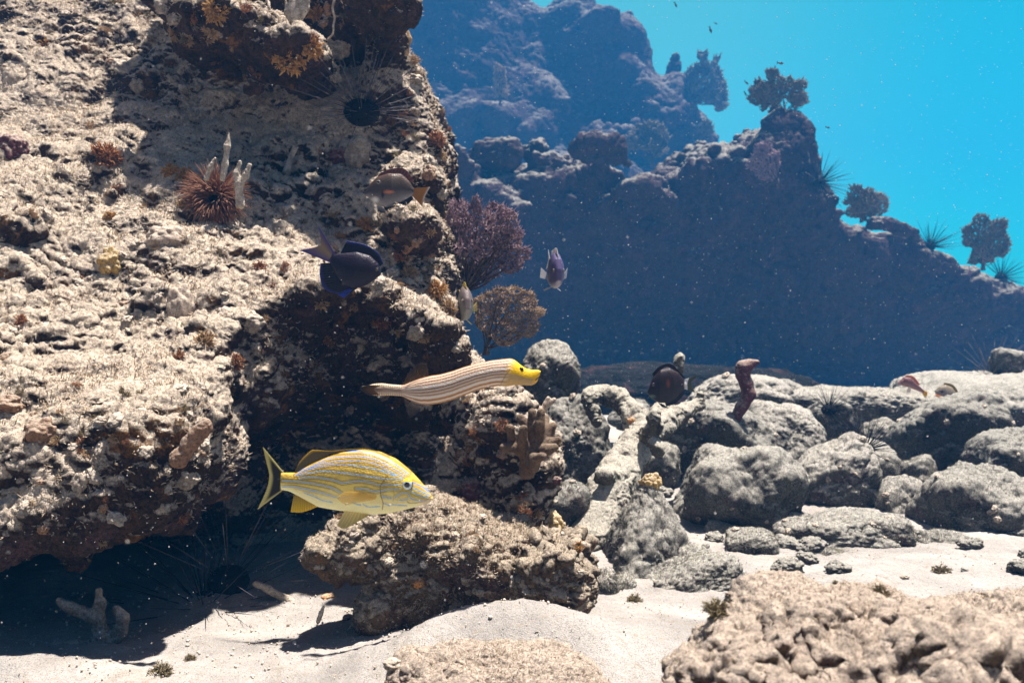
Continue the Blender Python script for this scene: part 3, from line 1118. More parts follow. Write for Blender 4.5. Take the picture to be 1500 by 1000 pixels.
def lump(px, py, size, mat, label, cat="sponge", name="sponge_lump", seed=0, flat=0.8, knob=1.0, sink=0.35, group=None, level=5):
    """A knobbly cushion of sponge or coral sitting on the rock."""
    loc, nor, Y = hit(px, py)
    R = S(size, Y)
    c = loc - nor * R * sink
    D, F = ico(level)
    V = D * (1 + 0.25 * fbm(D, 1.3, 2, seed))[:, None]
    wk = worley(D, 2.6, seed)
    V = V * (1 + knob * 0.30 * np.clip(0.7 - wk, 0, 1))[:, None]
    V *= np.array([1, 0.9, flat]) * R
    V = V + c
    N = normals(V, F)
    V = V + N * (R * 0.05 * np.abs(perlin(V * (2.2 / R), seed)) + R * 0.03 * np.abs(perlin(V * (6 / R), seed + 1)))[:, None]
    return tag(obj(name, V, F, mat, loc=loc), label, cat, group)


def fingers(name, lines, mat, label, cat, Y, h=0.004, k=0.006, turf=0.5, group=None, sub=1, rough=0.0, feature=0.25):
    """Branches given as lists of (px, py, radius in px[, depth]); one continuous body."""
    L = []
    for ln in lines:
        q = [(P(a[0], a[1], Y + (a[3] if len(a) > 3 else 0)), S(a[2], Y)) for a in ln]
        L.append(q)
    allp = np.array([p for q in L for p, _ in q])
    rm = max(r for q in L for _, r in q) * 1.5 + 3 * h
    fl = Field(allp.min(0) - rm, allp.max(0) + rm, h)
    for q in L:
        for (a, ra), (b, rb) in zip(q[:-1], q[1:]):
            fl.add(fl.cap(a, b, ra, rb), k)
    if rough:
        fl.rough(rough, 18, 3, 61, 0.1)
    V, F = fl.skin()
    if sub:
        V, F = subdivide(V, F, sub)
    if turf:
        V = crust(V, F, feature, turf, 17, 0.7, turf)
    return tag(obj(name, V, F, mat), label, cat, group)


def rest(px, py, lift=0.0):
    """First rock met going down the picture from (px, py): what stands on a crest is set down there."""
    for k in range(120):
        d = Vector(P(px, py + k, 1.0)) - CAMV
        ok, loc, nor, _, ob, _ = scene.ray_cast(_dg, CAMV, d.normalized())
        if ok and loc.y < 18:
            return np.array(loc) + np.array([0, 0, lift])
    return P(px, py, YW)


def in_poly(x, y, poly):
    return poly_sdf(np.asarray(x, float), np.asarray(y, float), poly)


def fan(lobes, base, Y, mat, label, spacing=4.0, r=1.3, seed=0, name="sea_fan", cat="sea fan", group=None, curve=0.25, fringe=1.0, layers=2, thick=0.05, stem_r=4):
    """Planar sea fan: a fine branching net filling each lobe, with veins running in from the stem."""
    rng = np.random.RandomState(seed)
    base3 = P(base[0], base[1], Y)
    root = empty(name, base3, label, cat, group)
    net, stem = MB(), MB()
    cx = np.mean([p[0] for l in lobes for p in l])
    for li, poly in enumerate(lobes):
        poly = np.array(poly, float)
        off = (li - 0.5 * (len(lobes) - 1)) * 0.025 * (Y / 3)
        lo, hi = poly.min(0), poly.max(0)
        for ly in range(layers):
            gx, gy = np.meshgrid(np.arange(lo[0], hi[0], spacing), np.arange(lo[1], hi[1], spacing))
            q = np.stack([gx.ravel(), gy.ravel()], 1)
            q = q + rng.uniform(-0.5, 0.5, q.shape) * spacing
            sd = in_poly(q[:, 0], q[:, 1], poly)
            wob = perlin(np.stack([q[:, 0] / 22, q[:, 1] / 22, 0 * q[:, 0] + li], 1), seed)
            q = q[(sd < 0 + wob * 9)]
            hole = perlin(np.stack([q[:, 0] / 14, q[:, 1] / 14, 0 * q[:, 0] + li + 7], 1), seed)
            q = q[hole > (-0.55 if spacing > 2.7 else -0.9)]
            if len(q) < 8:
                continue
            dep = off + ly * thick * 0.4 + curve * ((q[:, 0] - cx) / FPX * Y) ** 2 * 3 + thick * 0.5 * perlin(np.stack([q[:, 0] / 18, q[:, 1] / 18, 0 * q[:, 0]], 1), seed + 3)
            W = np.stack([(q[:, 0] - 750) / FPX * Y, Y + dep, CAM_Z + (500 - q[:, 1]) / FPX * Y], 1) - base3
            d2 = ((q[:, None] - q[None]) ** 2).sum(2)
            np.fill_diagonal(d2, 1e9)
            # join to neighbours that lie nearer to the stem, and to one more at random: a branching net
            db = ((q - np.array(base)) ** 2).sum(1)
            nb = np.argsort(d2, 1)[:, :5]
            A, B = [], []
            for c in range(5):
                j = nb[:, c]
                ok = (db[j] < db) if c < 4 else np.ones(len(q), bool)
                if c >= 2: ok &= rng.uniform(size=len(q)) < 0.5
                ok &= d2[np.arange(len(q)), j] < (2.2 * spacing) ** 2
                A.append(W[ok]); B.append(W[j[ok]])
            A, B = np.concatenate(A), np.concatenate(B)
            rr = S(r, Y)
            edge_tubes(net, A, B, rr * rng.uniform(0.7, 1.1, len(A)), rr)
            # little free twigs, longest along the rim
            sd = in_poly(q[:, 0], q[:, 1], poly)
            m = rng.uniform(size=len(q)) < np.where(sd > -2 * spacing, 0.95, 0.45)
            dirn = q[m] - np.array(base)
            dirn /= np.linalg.norm(dirn, axis=1)[:, None] + 1e-9
            dv = np.stack([dirn[:, 0], rng.normal(scale=0.5, size=m.sum()), -dirn[:, 1]], 1) + rng.normal(scale=0.35, size=(m.sum(), 3))
            edge_tubes(net, W[m], W[m] + dv * S(spacing * 1.3 * fringe, Y), rr, rr * 0.6)
        # veins
        c = poly.mean(0)
        for k in range(7):
            tgt = c + (poly[(k * len(poly)) // 7] - c) * 0.75
            mid = 0.5 * (np.array(base) + tgt) + rng.normal(scale=4, size=2)
            ln = smooth_line([P(base[0], base[1], Y) - base3, P(mid[0], mid[1], Y + off * 0.6) - base3, P(tgt[0], tgt[1], Y + off + curve * ((tgt[0] - cx) / FPX * Y) ** 2 * 3) - base3], 9)
            tube(stem, ln, S(stem_r, Y) * np.linspace(0.4, 0.12, 9), 5)
    tube(stem, [np.array([0, 0, -S(8, Y)]), np.array([0, 0, 0]), P(base[0], base[1] - 6, Y) - base3], S(stem_r, Y) * np.array([1.5, 1.0, 0.7]), 7)
    net.build("net", mat, root)
    stem.build("stem", M["stem"], root)
    return root


_spine_me = {}


def urchin(at, R, L, label, spine_r=0.0016, n=70, mat="black", group="long spined black urchins", seed=0, up=(0, -0.3, 1), spread=1.15):
    """Ball shaped test with long needle spines, every spine its own part."""
    root = empty("sea_urchin", at, label, "sea urchin", group)
    D, F = ico(4)
    V = D * np.array([1, 1, 0.75]) * R
    V *= (1 + 0.06 * np.abs(perlin(D * 9, seed)))[:, None]
    obj("body", V, F, M["urchin_body"], root)
    key = (mat, round(spine_r, 5))
    if key not in _spine_me:
        mb = MB()
        tube(mb, [(0, 0, 0), (0, 0, 0.3), (0, 0, 0.7), (0, 0, 1.0)], [spine_r, spine_r * 0.85, spine_r * 0.55, spine_r * 0.15], 5)
        me = mesh_from("spine", np.concatenate(mb.V), [np.concatenate(mb.Q), np.concatenate(mb.T)])
        me.materials.append(M[mat])
        _spine_me[key] = me
    rng = np.random.RandomState(seed)
    axis = Vector(up).normalized()
    q0 = Vector((0, 0, 1)).rotation_difference(axis)
    for k in range(n):
        th = math.acos(1 - (k + 0.5) / n * spread)
        ph = k * 2.39996 + rng.uniform(-0.25, 0.25)
        d = q0 @ Vector((math.sin(th) * math.cos(ph), math.sin(th) * math.sin(ph), math.cos(th)))
        d = (d + Vector(rng.normal(scale=0.06, size=3))).normalized()
        o = bpy.data.objects.new("spine", _spine_me[key])
        COL.objects.link(o)
        o.parent = root
        o.location = d * R * 0.7
        o.rotation_mode = 'QUATERNION'
        o.rotation_quaternion = Vector((0, 0, 1)).rotation_difference(d)
        o.scale = (1, 1, L * rng.uniform(0.65, 1.1))
    return root


# ---------------------------------------------------------------- fish
def poly_dist(px, py, line):
    line = np.asarray(line, float)
    d = np.full(px.shape, 1e9)
    for a, b in zip(line[:-1], line[1:]):
        e = b - a
        t = np.clip(((px - a[0]) * e[0] + (py - a[1]) * e[1]) / (e @ e + 1e-9), 0, 1)
        d = np.minimum(d, np.hypot(px - a[0] - t * e[0], py - a[1] - t * e[1]))
    return d


class Fish:
    """Drawn in photograph pixels round (cx, cy), built in metres in its own upright frame at distance Y."""

    def __init__(self, name, cx, cy, Y, label, cat="fish", group=None, rot=(0, 0, 0), scale=1.0, at=None):
        self.cx, self.cy, self.s, self.Y = cx, cy, scale / FPX * Y, Y
        self.root = empty(name, P(cx, cy, Y) if at is None else at, label, cat, group, rot)

    def X(self, px, py, dy=0.0):
        px, py = np.asarray(px, float), np.asarray(py, float)
        return np.stack([(px - self.cx) * self.s, np.broadcast_to(dy, px.shape).astype(float), -(py - self.cy) * self.s], -1)

    def body(self, top, bot, width, color, mat, n=240, m=72, bend=None, name="body", lift=0.0):
        top, bot = np.asarray(sorted(top), float), np.asarray(sorted(bot), float)
        x0, x1 = max(top[0, 0], bot[0, 0]), min(top[-1, 0], bot[-1, 0])
        x = np.linspace(x0, x1, n)

        def cur(p):
            y = np.interp(x, p[:, 0], p[:, 1])
            kk = max(3, n // 22) | 1
            ker = np.hanning(kk + 2)[1:-1]
            ker /= ker.sum()
            yp = np.concatenate([2 * y[0] - y[kk // 2:0:-1], y, 2 * y[-1] - y[-2:-2 - kk // 2:-1]])
            return np.convolve(yp, ker, 'valid')
        yt, yb = cur(top), cur(bot)
        w = np.interp(x, [a for a, _ in width], [b for _, b in width])
        a = np.linspace(0, 2 * math.pi, m, endpoint=False)
        c, s_ = np.cos(a), np.sin(a)
        px = np.repeat(x[:, None], m, 1)
        py = 0.5 * (yt + yb)[:, None] - 0.5 * (yb - yt)[:, None] * s_[None]
        dy = -(w[:, None] * np.sign(c)[None] * np.abs(c)[None] ** 0.8) * self.s
        if bend is not None:
            dy = dy + (np.interp(x, [q for q, _ in bend], [q for _, q in bend]) * self.s)[:, None]
        V = self.X(px.ravel(), py.ravel(), dy.ravel())
        v = np.repeat(((s_ + 1) / 2)[None], n, 0)
        C = color(px.ravel(), py.ravel(), v.ravel())
        V = np.concatenate([V, V[:m].mean(0)[None], V[-m:].mean(0)[None]])
        C = np.concatenate([C, C[:1], C[-1:]])
        i = np.arange(n - 1)[:, None] * m
        j = np.arange(m)[None]
        Q = np.stack([i + j, i + (j + 1) % m, i + m + (j + 1) % m, i + m + j], -1).reshape(-1, 4)[:, ::-1]
        jj = np.arange(m)
        T = np.concatenate([np.stack([np.full(m, n * m), jj, (jj + 1) % m], 1), np.stack([np.full(m, n * m + 1), (n - 1) * m + (jj + 1) % m, (n - 1) * m + jj], 1)])
        self.surf = (x, yt, yb, w)
        mb = MB()
        mb.add(V, Q, T, C)
        return mb.build(name, mat, self.root)

    def fin(self, name, base, tip, color, dy=0.0, dy_tip=None, rays=14, nu=60, nv=18, thick=0.5, mat="fin"):
        """Sheet lofted from a base line to a rim line, with raised rays; u along the base, v outwards."""
        B, T = smooth_line(base, nu), smooth_line(tip, nu)
        u = np.linspace(0, 1, nu)[:, None] * np.ones((1, nv))
        v = np.ones((nu, 1)) * np.linspace(0, 1, nv)[None]
        px = B[:, 0:1] * (1 - v) + T[:, 0:1] * v
        py = B[:, 1:2] * (1 - v) + T[:, 1:2] * v
        dt = dy if dy_tip is None else dy_tip
        off = (dy * (1 - v) + dt * v + 0.35 * np.sin(u * rays * 2 * math.pi) * v ** 0.5) * self.s
        th = thick * (1.1 - 0.8 * v) * self.s
        C = color(u.ravel(), v.ravel(), px.ravel(), py.ravel())
        i = np.arange(nu * nv).reshape(nu, nv)
        Q = np.stack([i[:-1, :-1].ravel(), i[1:, :-1].ravel(), i[1:, 1:].ravel(), i[:-1, 1:].ravel()], 1)
        n = nu * nv
        rim = np.concatenate([i[:, 0], i[-1, 1:], i[::-1, -1][1:], i[0, ::-1][1:]])
        R = np.stack([rim[:-1], rim[1:], rim[1:] + n, rim[:-1] + n], 1)
        mb = MB()
        mb.add(np.concatenate([self.X(px.ravel(), py.ravel(), (off - th).ravel()), self.X(px.ravel(), py.ravel(), (off + th).ravel())]),
               np.concatenate([Q, Q[:, ::-1] + n, R[:, ::-1]]), None, np.concatenate([C, C]))
        return mb.build(name, M[mat], self.root)

    def eye(self, px, py, r, iris, ring=None, side=-1, depth=None, pupil=0.48, top=None):
        x, yt, yb, w = self.surf
        k = np.argmin(np.abs(x - px))
        t = np.clip((0.5 * (yt[k] + yb[k]) - py) / (0.5 * (yb[k] - yt[k])), -0.95, 0.95)
        d = w[k] * (1 - t * t) ** 0.4 if depth is None else depth
        D, F = ico(4)
        rad = np.hypot(D[:, 0], D[:, 2])
        C = np.where((rad < pupil)[:, None], lin(8, 8, 12), iris)
        if ring is not None:
            C = np.where((rad > 0.84)[:, None], ring, C)
        if top is not None:
            C = np.where(((rad > 0.6) & (D[:, 2] > 0.45))[:, None], top, C)
        C = np.where((D[:, 1] * side < -0.1)[:, None], lin(20, 18, 15), C)
        V = D * np.array([r, r * 0.6, r]) * self.s + self.X(px, py, side * (d - r * 0.12) * self.s)
        mb = MB()
        mb.add(V, None, F, C)
        return mb.build("eye", M["eye"], self.root)


M["fish"] = paint_mat("fish_skin", 0.45, 0.25, bump=(380, 0.0009))
M["fin"] = paint_mat("fish_fin", 0.4, 0.4, trans=0.45)
M["fin_clear"] = clear_mat("clear_fin", 0.62)
M["eye"] = paint_mat("fish_eye", 0.12, 0.6)
M["black"] = soft_mat("black_spine", (0.012, 0.011, 0.016), (0.006, 0.006, 0.008), rough=0.45, bump=0.0005)
M["grey_spine"] = soft_mat("pale_spine", (0.12, 0.105, 0.115), (0.06, 0.05, 0.06), rough=0.45, bump=0.0005)
M["urchin_body"] = soft_mat("urchin_test", (0.006, 0.005, 0.007), (0.003, 0.003, 0.004), bump=0.002)
M["stem"] = soft_mat("fan_stem", (0.10, 0.07, 0.06), (0.05, 0.035, 0.03))
M["fan_brown"] = soft_mat("fan_brown_polyps", (0.46, 0.33, 0.22), (0.30, 0.20, 0.13), scale=30, trans=0.35)
M["fan_purple"] = soft_mat("fan_purple_polyps", (0.42, 0.29, 0.30), (0.24, 0.15, 0.20), scale=16, trans=0.35)
M["fan_grey"] = soft_mat("fan_grey_polyps", (0.30, 0.26, 0.20), (0.19, 0.16, 0.12), scale=10, trans=0.5)
M["algae_orange"] = soft_mat("orange_algae", (0.60, 0.35, 0.12), (0.36, 0.18, 0.06), scale=90, trans=0.3)
M["algae_tan"] = soft_mat("tan_algae", (0.52, 0.36, 0.20), (0.28, 0.17, 0.08), scale=90, trans=0.3)
M["algae_rust"] = soft_mat("rust_algae", (0.40, 0.19, 0.09), (0.20, 0.085, 0.04), scale=90, trans=0.25)
M["algae_olive"] = soft_mat("olive_algae", (0.30, 0.24, 0.13), (0.14, 0.11, 0.06), scale=90, trans=0.3)
M["finger_coral"] = soft_mat("tan_finger_coral", (0.16, 0.105, 0.062), (0.10, 0.062, 0.038), scale=120, bump=0.003, bscale=500, dust=0.12)
M["sponge_brown"] = soft_mat("brown_sponge", (0.30, 0.175, 0.10), (0.16, 0.085, 0.05), scale=120, bump=0.004, bscale=420, dust=0.45)
M["sponge_red"] = soft_mat("maroon_sponge", (0.13, 0.05, 0.055), (0.06, 0.02, 0.03), scale=80, bump=0.004, bscale=300, dust=0.45)
M["sponge_orange"] = soft_mat("orange_sponge", (0.55, 0.25, 0.06), (0.33, 0.13, 0.03), scale=90, bump=0.004, bscale=300, dust=0.45)
M["coral_yellow"] = soft_mat("mustard_coral", (0.50, 0.34, 0.12), (0.26, 0.16, 0.05), scale=70, bump=0.006, bscale=160, dust=0.45)
M["sponge_grey"] = soft_mat("grey_sponge", (0.34, 0.29, 0.23), (0.13, 0.10, 0.08), scale=60, bump=0.005, bscale=260, dust=0.8)
M["sponge_pale"] = soft_mat("dusty_sponge", (0.42, 0.34, 0.27), (0.20, 0.15, 0.11), scale=40, bump=0.003, bscale=300, dust=0.6)
M["dead_stick"] = soft_mat("dead_stick", (0.50, 0.44, 0.36), (0.20, 0.16, 0.12), scale=60, bump=0.005, bscale=240, dust=0.7)
M["crinoid"] = soft_mat("reddish_plume", (0.38, 0.20, 0.13), (0.22, 0.11, 0.07), scale=120, trans=0.3, bump=0.001)
M["snow"] = soft_mat("drifting_speck", (0.60, 0.58, 0.56), (0.5, 0.48, 0.47), bump=0.0005)


# ---------------------------------------------------------------- the yellow striped grunt
def crop(pts, ox=360, oy=630, k=5.0):
    return [(ox + a / k, oy + b / k) for a, b in pts]


STRIPES = [
    [(390, 305), (450, 260), (540, 205), (640, 165), (760, 153), (860, 150), (950, 165), (1050, 205), (1130, 255), (1200, 310)],
    [(430, 290), (520, 245), (620, 200), (750, 183), (860, 180), (960, 200), (1060, 245), (1130, 285), (1180, 320)],
    [(470, 275), (560, 240), (660, 220), (760, 210), (870, 210), (960, 228), (1050, 268), (1110, 303), (1160, 325)],
    [(370, 325), (460, 285), (560, 258), (660, 240), (760, 238), (880, 248), (960, 264), (1040, 285), (1110, 315)],
    [(380, 326), (480, 303), (580, 287), (680, 290), (780, 300), (880, 310), (980, 325), (1040, 335), (1130, 340), (1170, 342)],
    [(400, 343), (500, 333), (600, 338), (680, 352), (730, 368), (800, 355), (880, 350), (940, 360), (1000, 378), (1060, 373), (1150, 378)],
    [(275, 365), (380, 368), (480, 375), (560, 385), (640, 400), (690, 420), (720, 440)],
    [(275, 410), (360, 408), (440, 420), (540, 435), (620, 455), (690, 475), (750, 470), (800, 455)],
    [(440, 450), (520, 475), (580, 500), (650, 512)],
    [(830, 405), (900, 405), (970, 425), (1060, 410), (1150, 410)],
    [(790, 505), (830, 520), (860, 525)], [(880, 520), (920, 540), (1000, 535)],
    [(1110, 470), (1150, 440), (1200, 440), (1220, 475), (1260, 495), (1300, 500)],
    [(1020, 460), (1060, 470), (1090, 470)], [(1140, 490), (1200, 485)],
    [(1220, 425), (1280, 460), (1340, 480)], [(1240, 405), (1300, 440), (1350, 470)],
    [(1090, 520), (1120, 525), (1190, 535)], [(1030, 510), (1070, 530)], [(1230, 365), (1290, 400), (1345, 450)],
]
STRIPES = [smooth_line(crop(l), 26) for l in STRIPES]
GILL = crop([(1050, 320), (1005, 385), (1010, 450), (1025, 510), (1015, 560)])
CHEEK = crop([(1100, 400), (1105, 440), (1095, 500)])
MOUTH = crop([(1360, 478), (1310, 510), (1250, 517), (1205, 512), (1195, 500)])


def grunt_paint(px, py, v):
    p3 = np.stack([px / 3.0, py / 3.0, 0 * px], 1)
    back, mid, belly = lin(212, 174, 72), lin(232, 204, 98), lin(246, 232, 172)
    t = np.clip((v - 0.12) / 0.35, 0, 1)[:, None]
    C = belly * (1 - t) + mid * t
    t = np.clip((v - 0.45) / 0.4, 0, 1)[:, None]
    C = C * (1 - t) + back * t
    sc = np.sin((px + py) * 2.1) * np.sin((px - py) * 2.1)
    C = C * (1 + 0.13 * sc + 0.10 * perlin(p3 * 2.0, 3))[:, None]
    d = np.full(px.shape, 1e9)
    for l in STRIPES:
        d = np.minimum(d, poly_dist(px, py, l))
    d = d + 0.35 * perlin(p3 * 1.5, 8)
    edge = np.exp(-((d - 2.6) / 1.0) ** 2) * np.where(px > 572, 0.45, 0.8) * np.clip((v - 0.2) * 5, 0, 1)
    C = C * (1 - 0.8 * edge)[:, None] + lin(70, 55, 30) * (0.25 * edge)[:, None]
    m = np.clip((1.1 - d) / 0.6, 0, 1)[:, None]
    C = C * (1 - m) + np.where((v > 0.8)[:, None], lin(120, 140, 180), lin(120, 172, 214)) * m
    for l, w_, k in ((GILL, 1.0, 0.75), (CHEEK, 0.7, 0.5), (MOUTH, 0.9, 0.8)):
        m = (np.clip((w_ - poly_dist(px, py, l)) / 0.7, 0, 1) * k)[:, None]
        C = C * (1 - m) + lin(60, 48, 30) * m
    lip = np.clip((px - 612) / 10, 0, 1) * np.clip((py - 726) / 5, 0, 1)
    C = C * (1 - 0.7 * lip)[:, None] + lin(214, 196, 176) * (0.7 * lip)[:, None]
    return np.clip(C * 0.88, 0, 0.75)


g = Fish("grunt_fish", 515, 708, 1.25, "yellow grunt fish with pale blue stripes swimming right in front of the dark cavern")
g.body([(412, 692), (424, 692), (435, 692), (447, 684), (467, 674), (485, 667), (500, 662.5), (533, 657.5), (557, 661.5), (580, 672), (600, 688), (617, 706), (628, 719), (634, 728)],
       [(412, 717), (424, 719), (443, 729), (467, 742), (490, 746), (510, 748.5), (547, 752.5), (565, 751.5), (587, 747.5), (613, 740.5), (628, 737), (634, 730)],
       [(412, 4), (440, 9), (480, 19), (540, 29), (580, 29), (605, 23), (622, 14), (634, 5)], grunt_paint, M["fish"], n=420, m=180)
g.eye(599.3, 705.5, 8.6, lin(196, 214, 214), ring=lin(70, 80, 84), pupil=0.5, top=lin(238, 190, 10))
g.eye(599.3, 705.5, 8.6, lin(196, 214, 214), ring=lin(70, 80, 84), pupil=0.5, top=lin(238, 190, 10), side=1)


def edge_fin(dark, rim, w0=0.7, stripes=0.12, rays=22):
    def f(u, v, px, py):
        t = np.clip((v - w0) / (1 - w0), 0, 1)[:, None]
        C = dark * (1 - t) + rim * t
        return C * (1 + stripes * np.sin(u * rays * 6.28))[:, None]
    return f


g.fin("dorsal_fin", crop([(360, 310), (390, 300), (470, 250), (560, 200), (640, 168), (760, 150), (900, 146), (1000, 176)]),
      crop([(362, 298), (400, 225), (475, 150), (515, 144), (620, 150), (760, 138), (880, 134), (985, 165)]),
      edge_fin(lin(104, 92, 58), lin(214, 176, 50), 0.72), rays=26)


def grunt_tail(u, v, px, py):
    e = np.minimum(u, 1 - u)
    t = np.clip(np.maximum((v - 0.62) / 0.2, (0.10 - e) / 0.07), 0, 1)[:, None]
    t0 = np.clip((0.10 - v) / 0.1, 0, 1)[:, None]
    C = lin(34, 30, 28) * (1 - t) + lin(212, 200, 128) * t
    C = C * (1 - t0) + lin(206, 184, 86) * t0
    return C * (1 + 0.15 * np.sin(u * 34 * 6.28))[:, None]


g.fin("tail_fin", crop([(285, 318), (268, 340), (262, 380), (260, 420), (272, 438)]), crop([(126, 122), (150, 230), (172, 330), (150, 440), (85, 582)]), grunt_tail, rays=20, thick=0.8)
g.fin("anal_fin", crop([(352, 470), (400, 462), (460, 500), (520, 550)]), crop([(328, 598), (400, 600), (460, 586), (528, 556)]),
      lambda u, v, px, py: (lin(150, 124, 50) * (1 - v)[:, None] + lin(236, 200, 20) * v[:, None]) * (1 + 0.12 * np.sin(u * 70))[:, None], rays=10)
for sd in (-1, 1):
    g.fin("pelvic_fin", crop([(905, 605), (860, 596), (800, 588), (735, 578)]), crop([(905, 612), (860, 640), (735, 706), (680, 680)]),
          lambda u, v, px, py: lin(236, 220, 150) * (1 - 0.35 * v)[:, None] * (1 + 0.12 * np.sin(u * 60))[:, None] + lin(120, 95, 0) * (0.3 * v * (u < 0.6))[:, None], dy=sd * 8, dy_tip=sd * 13, rays=8)
    g.fin("pectoral_fin", crop([(970, 430), (980, 455), (970, 480)]), crop([(760, 420), (700, 470), (760, 520)]) if sd < 0 else crop([(780, 430), (720, 470), (780, 510)]),
          lambda u, v, px, py: lin(240, 206, 110) * (1 - 0.05 * v)[:, None] * (1 + 0.10 * np.sin(u * 90))[:, None], dy=sd * 28, dy_tip=sd * 30, rays=11, thick=0.3, mat="fin_clear")


# ---------------------------------------------------------------- trumpetfish
def tcrop(pts):
    return [(510 + a / 5.0, 500 + b / 5.0) for a, b in pts]


T_TOP = tcrop([(88, 330), (120, 328), (180, 312), (240, 308), (300, 316), (400, 322), (450, 300), (520, 272), (600, 252), (680, 240), (760, 218), (850, 186), (950, 158), (1050, 138), (1150, 126), (1190, 122), (1225, 136), (1260, 168), (1300, 196), (1350, 206), (1398, 205), (1408, 214)])
T_BOT = tcrop([(88, 350), (120, 378), (170, 400), (230, 402), (300, 398), (390, 402), (440, 430), (520, 462), (600, 465), (680, 452), (760, 430), (850, 396), (950, 356), (1050, 330), (1110, 322), (1160, 328), (1230, 316), (1300, 318), (1345, 320), (1380, 300), (1400, 260), (1408, 222)])


def trumpet_paint(px, py, v):
    n = np.stack([px / 4.0, py / 4.0, 0 * px], 1)
    base = lin(168, 122, 76)
    C = np.ones((len(px), 3)) * base * (1 + 0.25 * perlin(n, 4))[:, None]
    vv = v + 0.010 * perlin(n * np.array([0.8, 0, 0]), 6)
    for c, w_, k in ((0.10, 0.036, 0.85), (0.27, 0.055, 1.0), (0.40, 0.026, 0.8), (0.51, 0.030, 0.8), (0.645, 0.052, 1.0), (0.77, 0.026, 0.8), (0.87, 0.024, 0.75), (0.955, 0.026, 0.6)):
        m = (np.exp(-((vv - c) / w_) ** 4) * k)[:, None]
        C = C * (1 - m) + lin(232, 220, 206) * m
    dots = (np.sin(px * 1.5) > -0.2)
    for c in (0.715, 0.82, 0.915, 0.565):
        m = (np.exp(-((vv - c) / 0.016) ** 2) * 0.75 * dots * (px > 620))[:, None]
        C = C * (1 - m) + lin(48, 34, 26) * m
    tail = np.clip((592 - px) / 6, 0, 1)
    bars = 0.5 + 0.5 * np.sin(px * 1.9)
    m = (tail * np.clip(np.abs(v - 0.5) * 2.4 - 0.2, 0, 1) * bars)[:, None]
    C = C * (1 - tail[:, None] * 0.45) + lin(110, 72, 30) * (tail * 0.45)[:, None]
    C = C * (1 - m) + lin(240, 226, 196) * m
    tip = np.clip((540 - px) / 6, 0, 1)[:, None]
    C = C * (1 - 0.8 * tip) + lin(40, 32, 22) * 0.8 * tip
    # yellow head
    h = np.clip((px - 742 - (v - 0.8) * 18) / 14, 0, 1)[:, None]
    head = np.where((v > 0.46)[:, None], lin(252, 196, 8), lin(196, 164, 104)) * (1 + 0.16 * perlin(n * 2.4, 9))[:, None]
    up = np.clip((px - 778) / 8, 0, 1)[:, None]
    head = head * (1 - up) + lin(252, 192, 4) * up
    C = C * (1 - h) + head * h
    low = (h[:, 0] * (v < 0.42) * (np.sin(px * 2.4 + py) * np.sin(py * 2.2) > 0.3) * 0.45)[:, None]
    C = C * (1 - low) + lin(120, 90, 40) * low
    m = (np.clip((1.3 - poly_dist(px, py, tcrop([(1400, 255), (1372, 278)]))) / 0.7, 0, 1) * 0.9)[:, None]
    C = C * (1 - m) + lin(20, 14, 10) * m
    m = (np.clip((1.0 - poly_dist(px, py, tcrop([(1185, 200), (1150, 250), (1120, 305)]))) / 0.7, 0, 1) * 0.5)[:, None]
    C = C * (1 - m) + lin(80, 60, 40) * m
    return np.clip(C * 0.80, 0, 0.72)


tf = Fish("trumpetfish", 660, 560, 1.56, "long trumpetfish with brown and white lengthwise stripes and a bright yellow snout")
tf.body(T_TOP, T_BOT, [(527, 3), (545, 7), (560, 6), (590, 7), (620, 17), (700, 22), (745, 20), (765, 12), (780, 7), (792, 4)], trumpet_paint, M["fish"], n=420, m=110,
        bend=[(527, 18), (600, 6), (680, 0), (792, -10)])
tf.eye(763, 541, 4.0, lin(60, 44, 10), pupil=0.8, depth=17.5)
tf.eye(763, 541, 4.0, lin(60, 44, 10), pupil=0.8, side=1, depth=5)
clear = lambda a, b: (lambda u, v, px, py: (a * (1 - v)[:, None] + b * v[:, None]) * (1 + 0.25 * np.sin(u * 80))[:, None])
tf.fin("dorsal_fin", tcrop([(400, 318), (450, 296), (520, 268), (590, 252)]), tcrop([(430, 240), (480, 190), (530, 160), (575, 165)]), clear(lin(110, 82, 50), lin(70, 56, 44)), rays=12, thick=0.3, mat="fin_clear")
tf.fin("anal_fin", tcrop([(400, 408), (450, 436), (500, 456), (555, 466)]), tcrop([(420, 480), (440, 530), (470, 552), (540, 490)]), clear(lin(110, 92, 80), lin(90, 82, 80)), rays=12, thick=0.3, mat="fin_clear")
tf.fin("tail_fin", tcrop([(240, 322), (190, 350), (230, 392)]), tcrop([(150, 318), (84, 342), (140, 392)]), clear(lin(120, 82, 30), lin(40, 30, 22)), rays=8, thick=0.8)


# ---------------------------------------------------------------- other fish
def flat_paint(stops, noise=0.12, spots=()):
    """Colour by height on the body (v from belly to back), plus round spots (px, py, rx, ry, colour)."""
    def f(px, py, v):
        C = np.stack([np.interp(v, [s[0] for s in stops], [s[1][k] for s in stops]) for k in range(3)], 1)
        C = C * (1 + noise * perlin(np.stack([px / 2.5, py / 2.5, 0 * px], 1), 5))[:, None]
        for (a, b, ra, rb, col) in spots:
            m = np.clip(1.4 - np.hypot((px - a) / ra, (py - b) / rb) * 1.2, 0, 1)[:, None]
            C = C * (1 - m) + col * m
        return np.clip(C * 0.75, 0, 0.7)
    return f


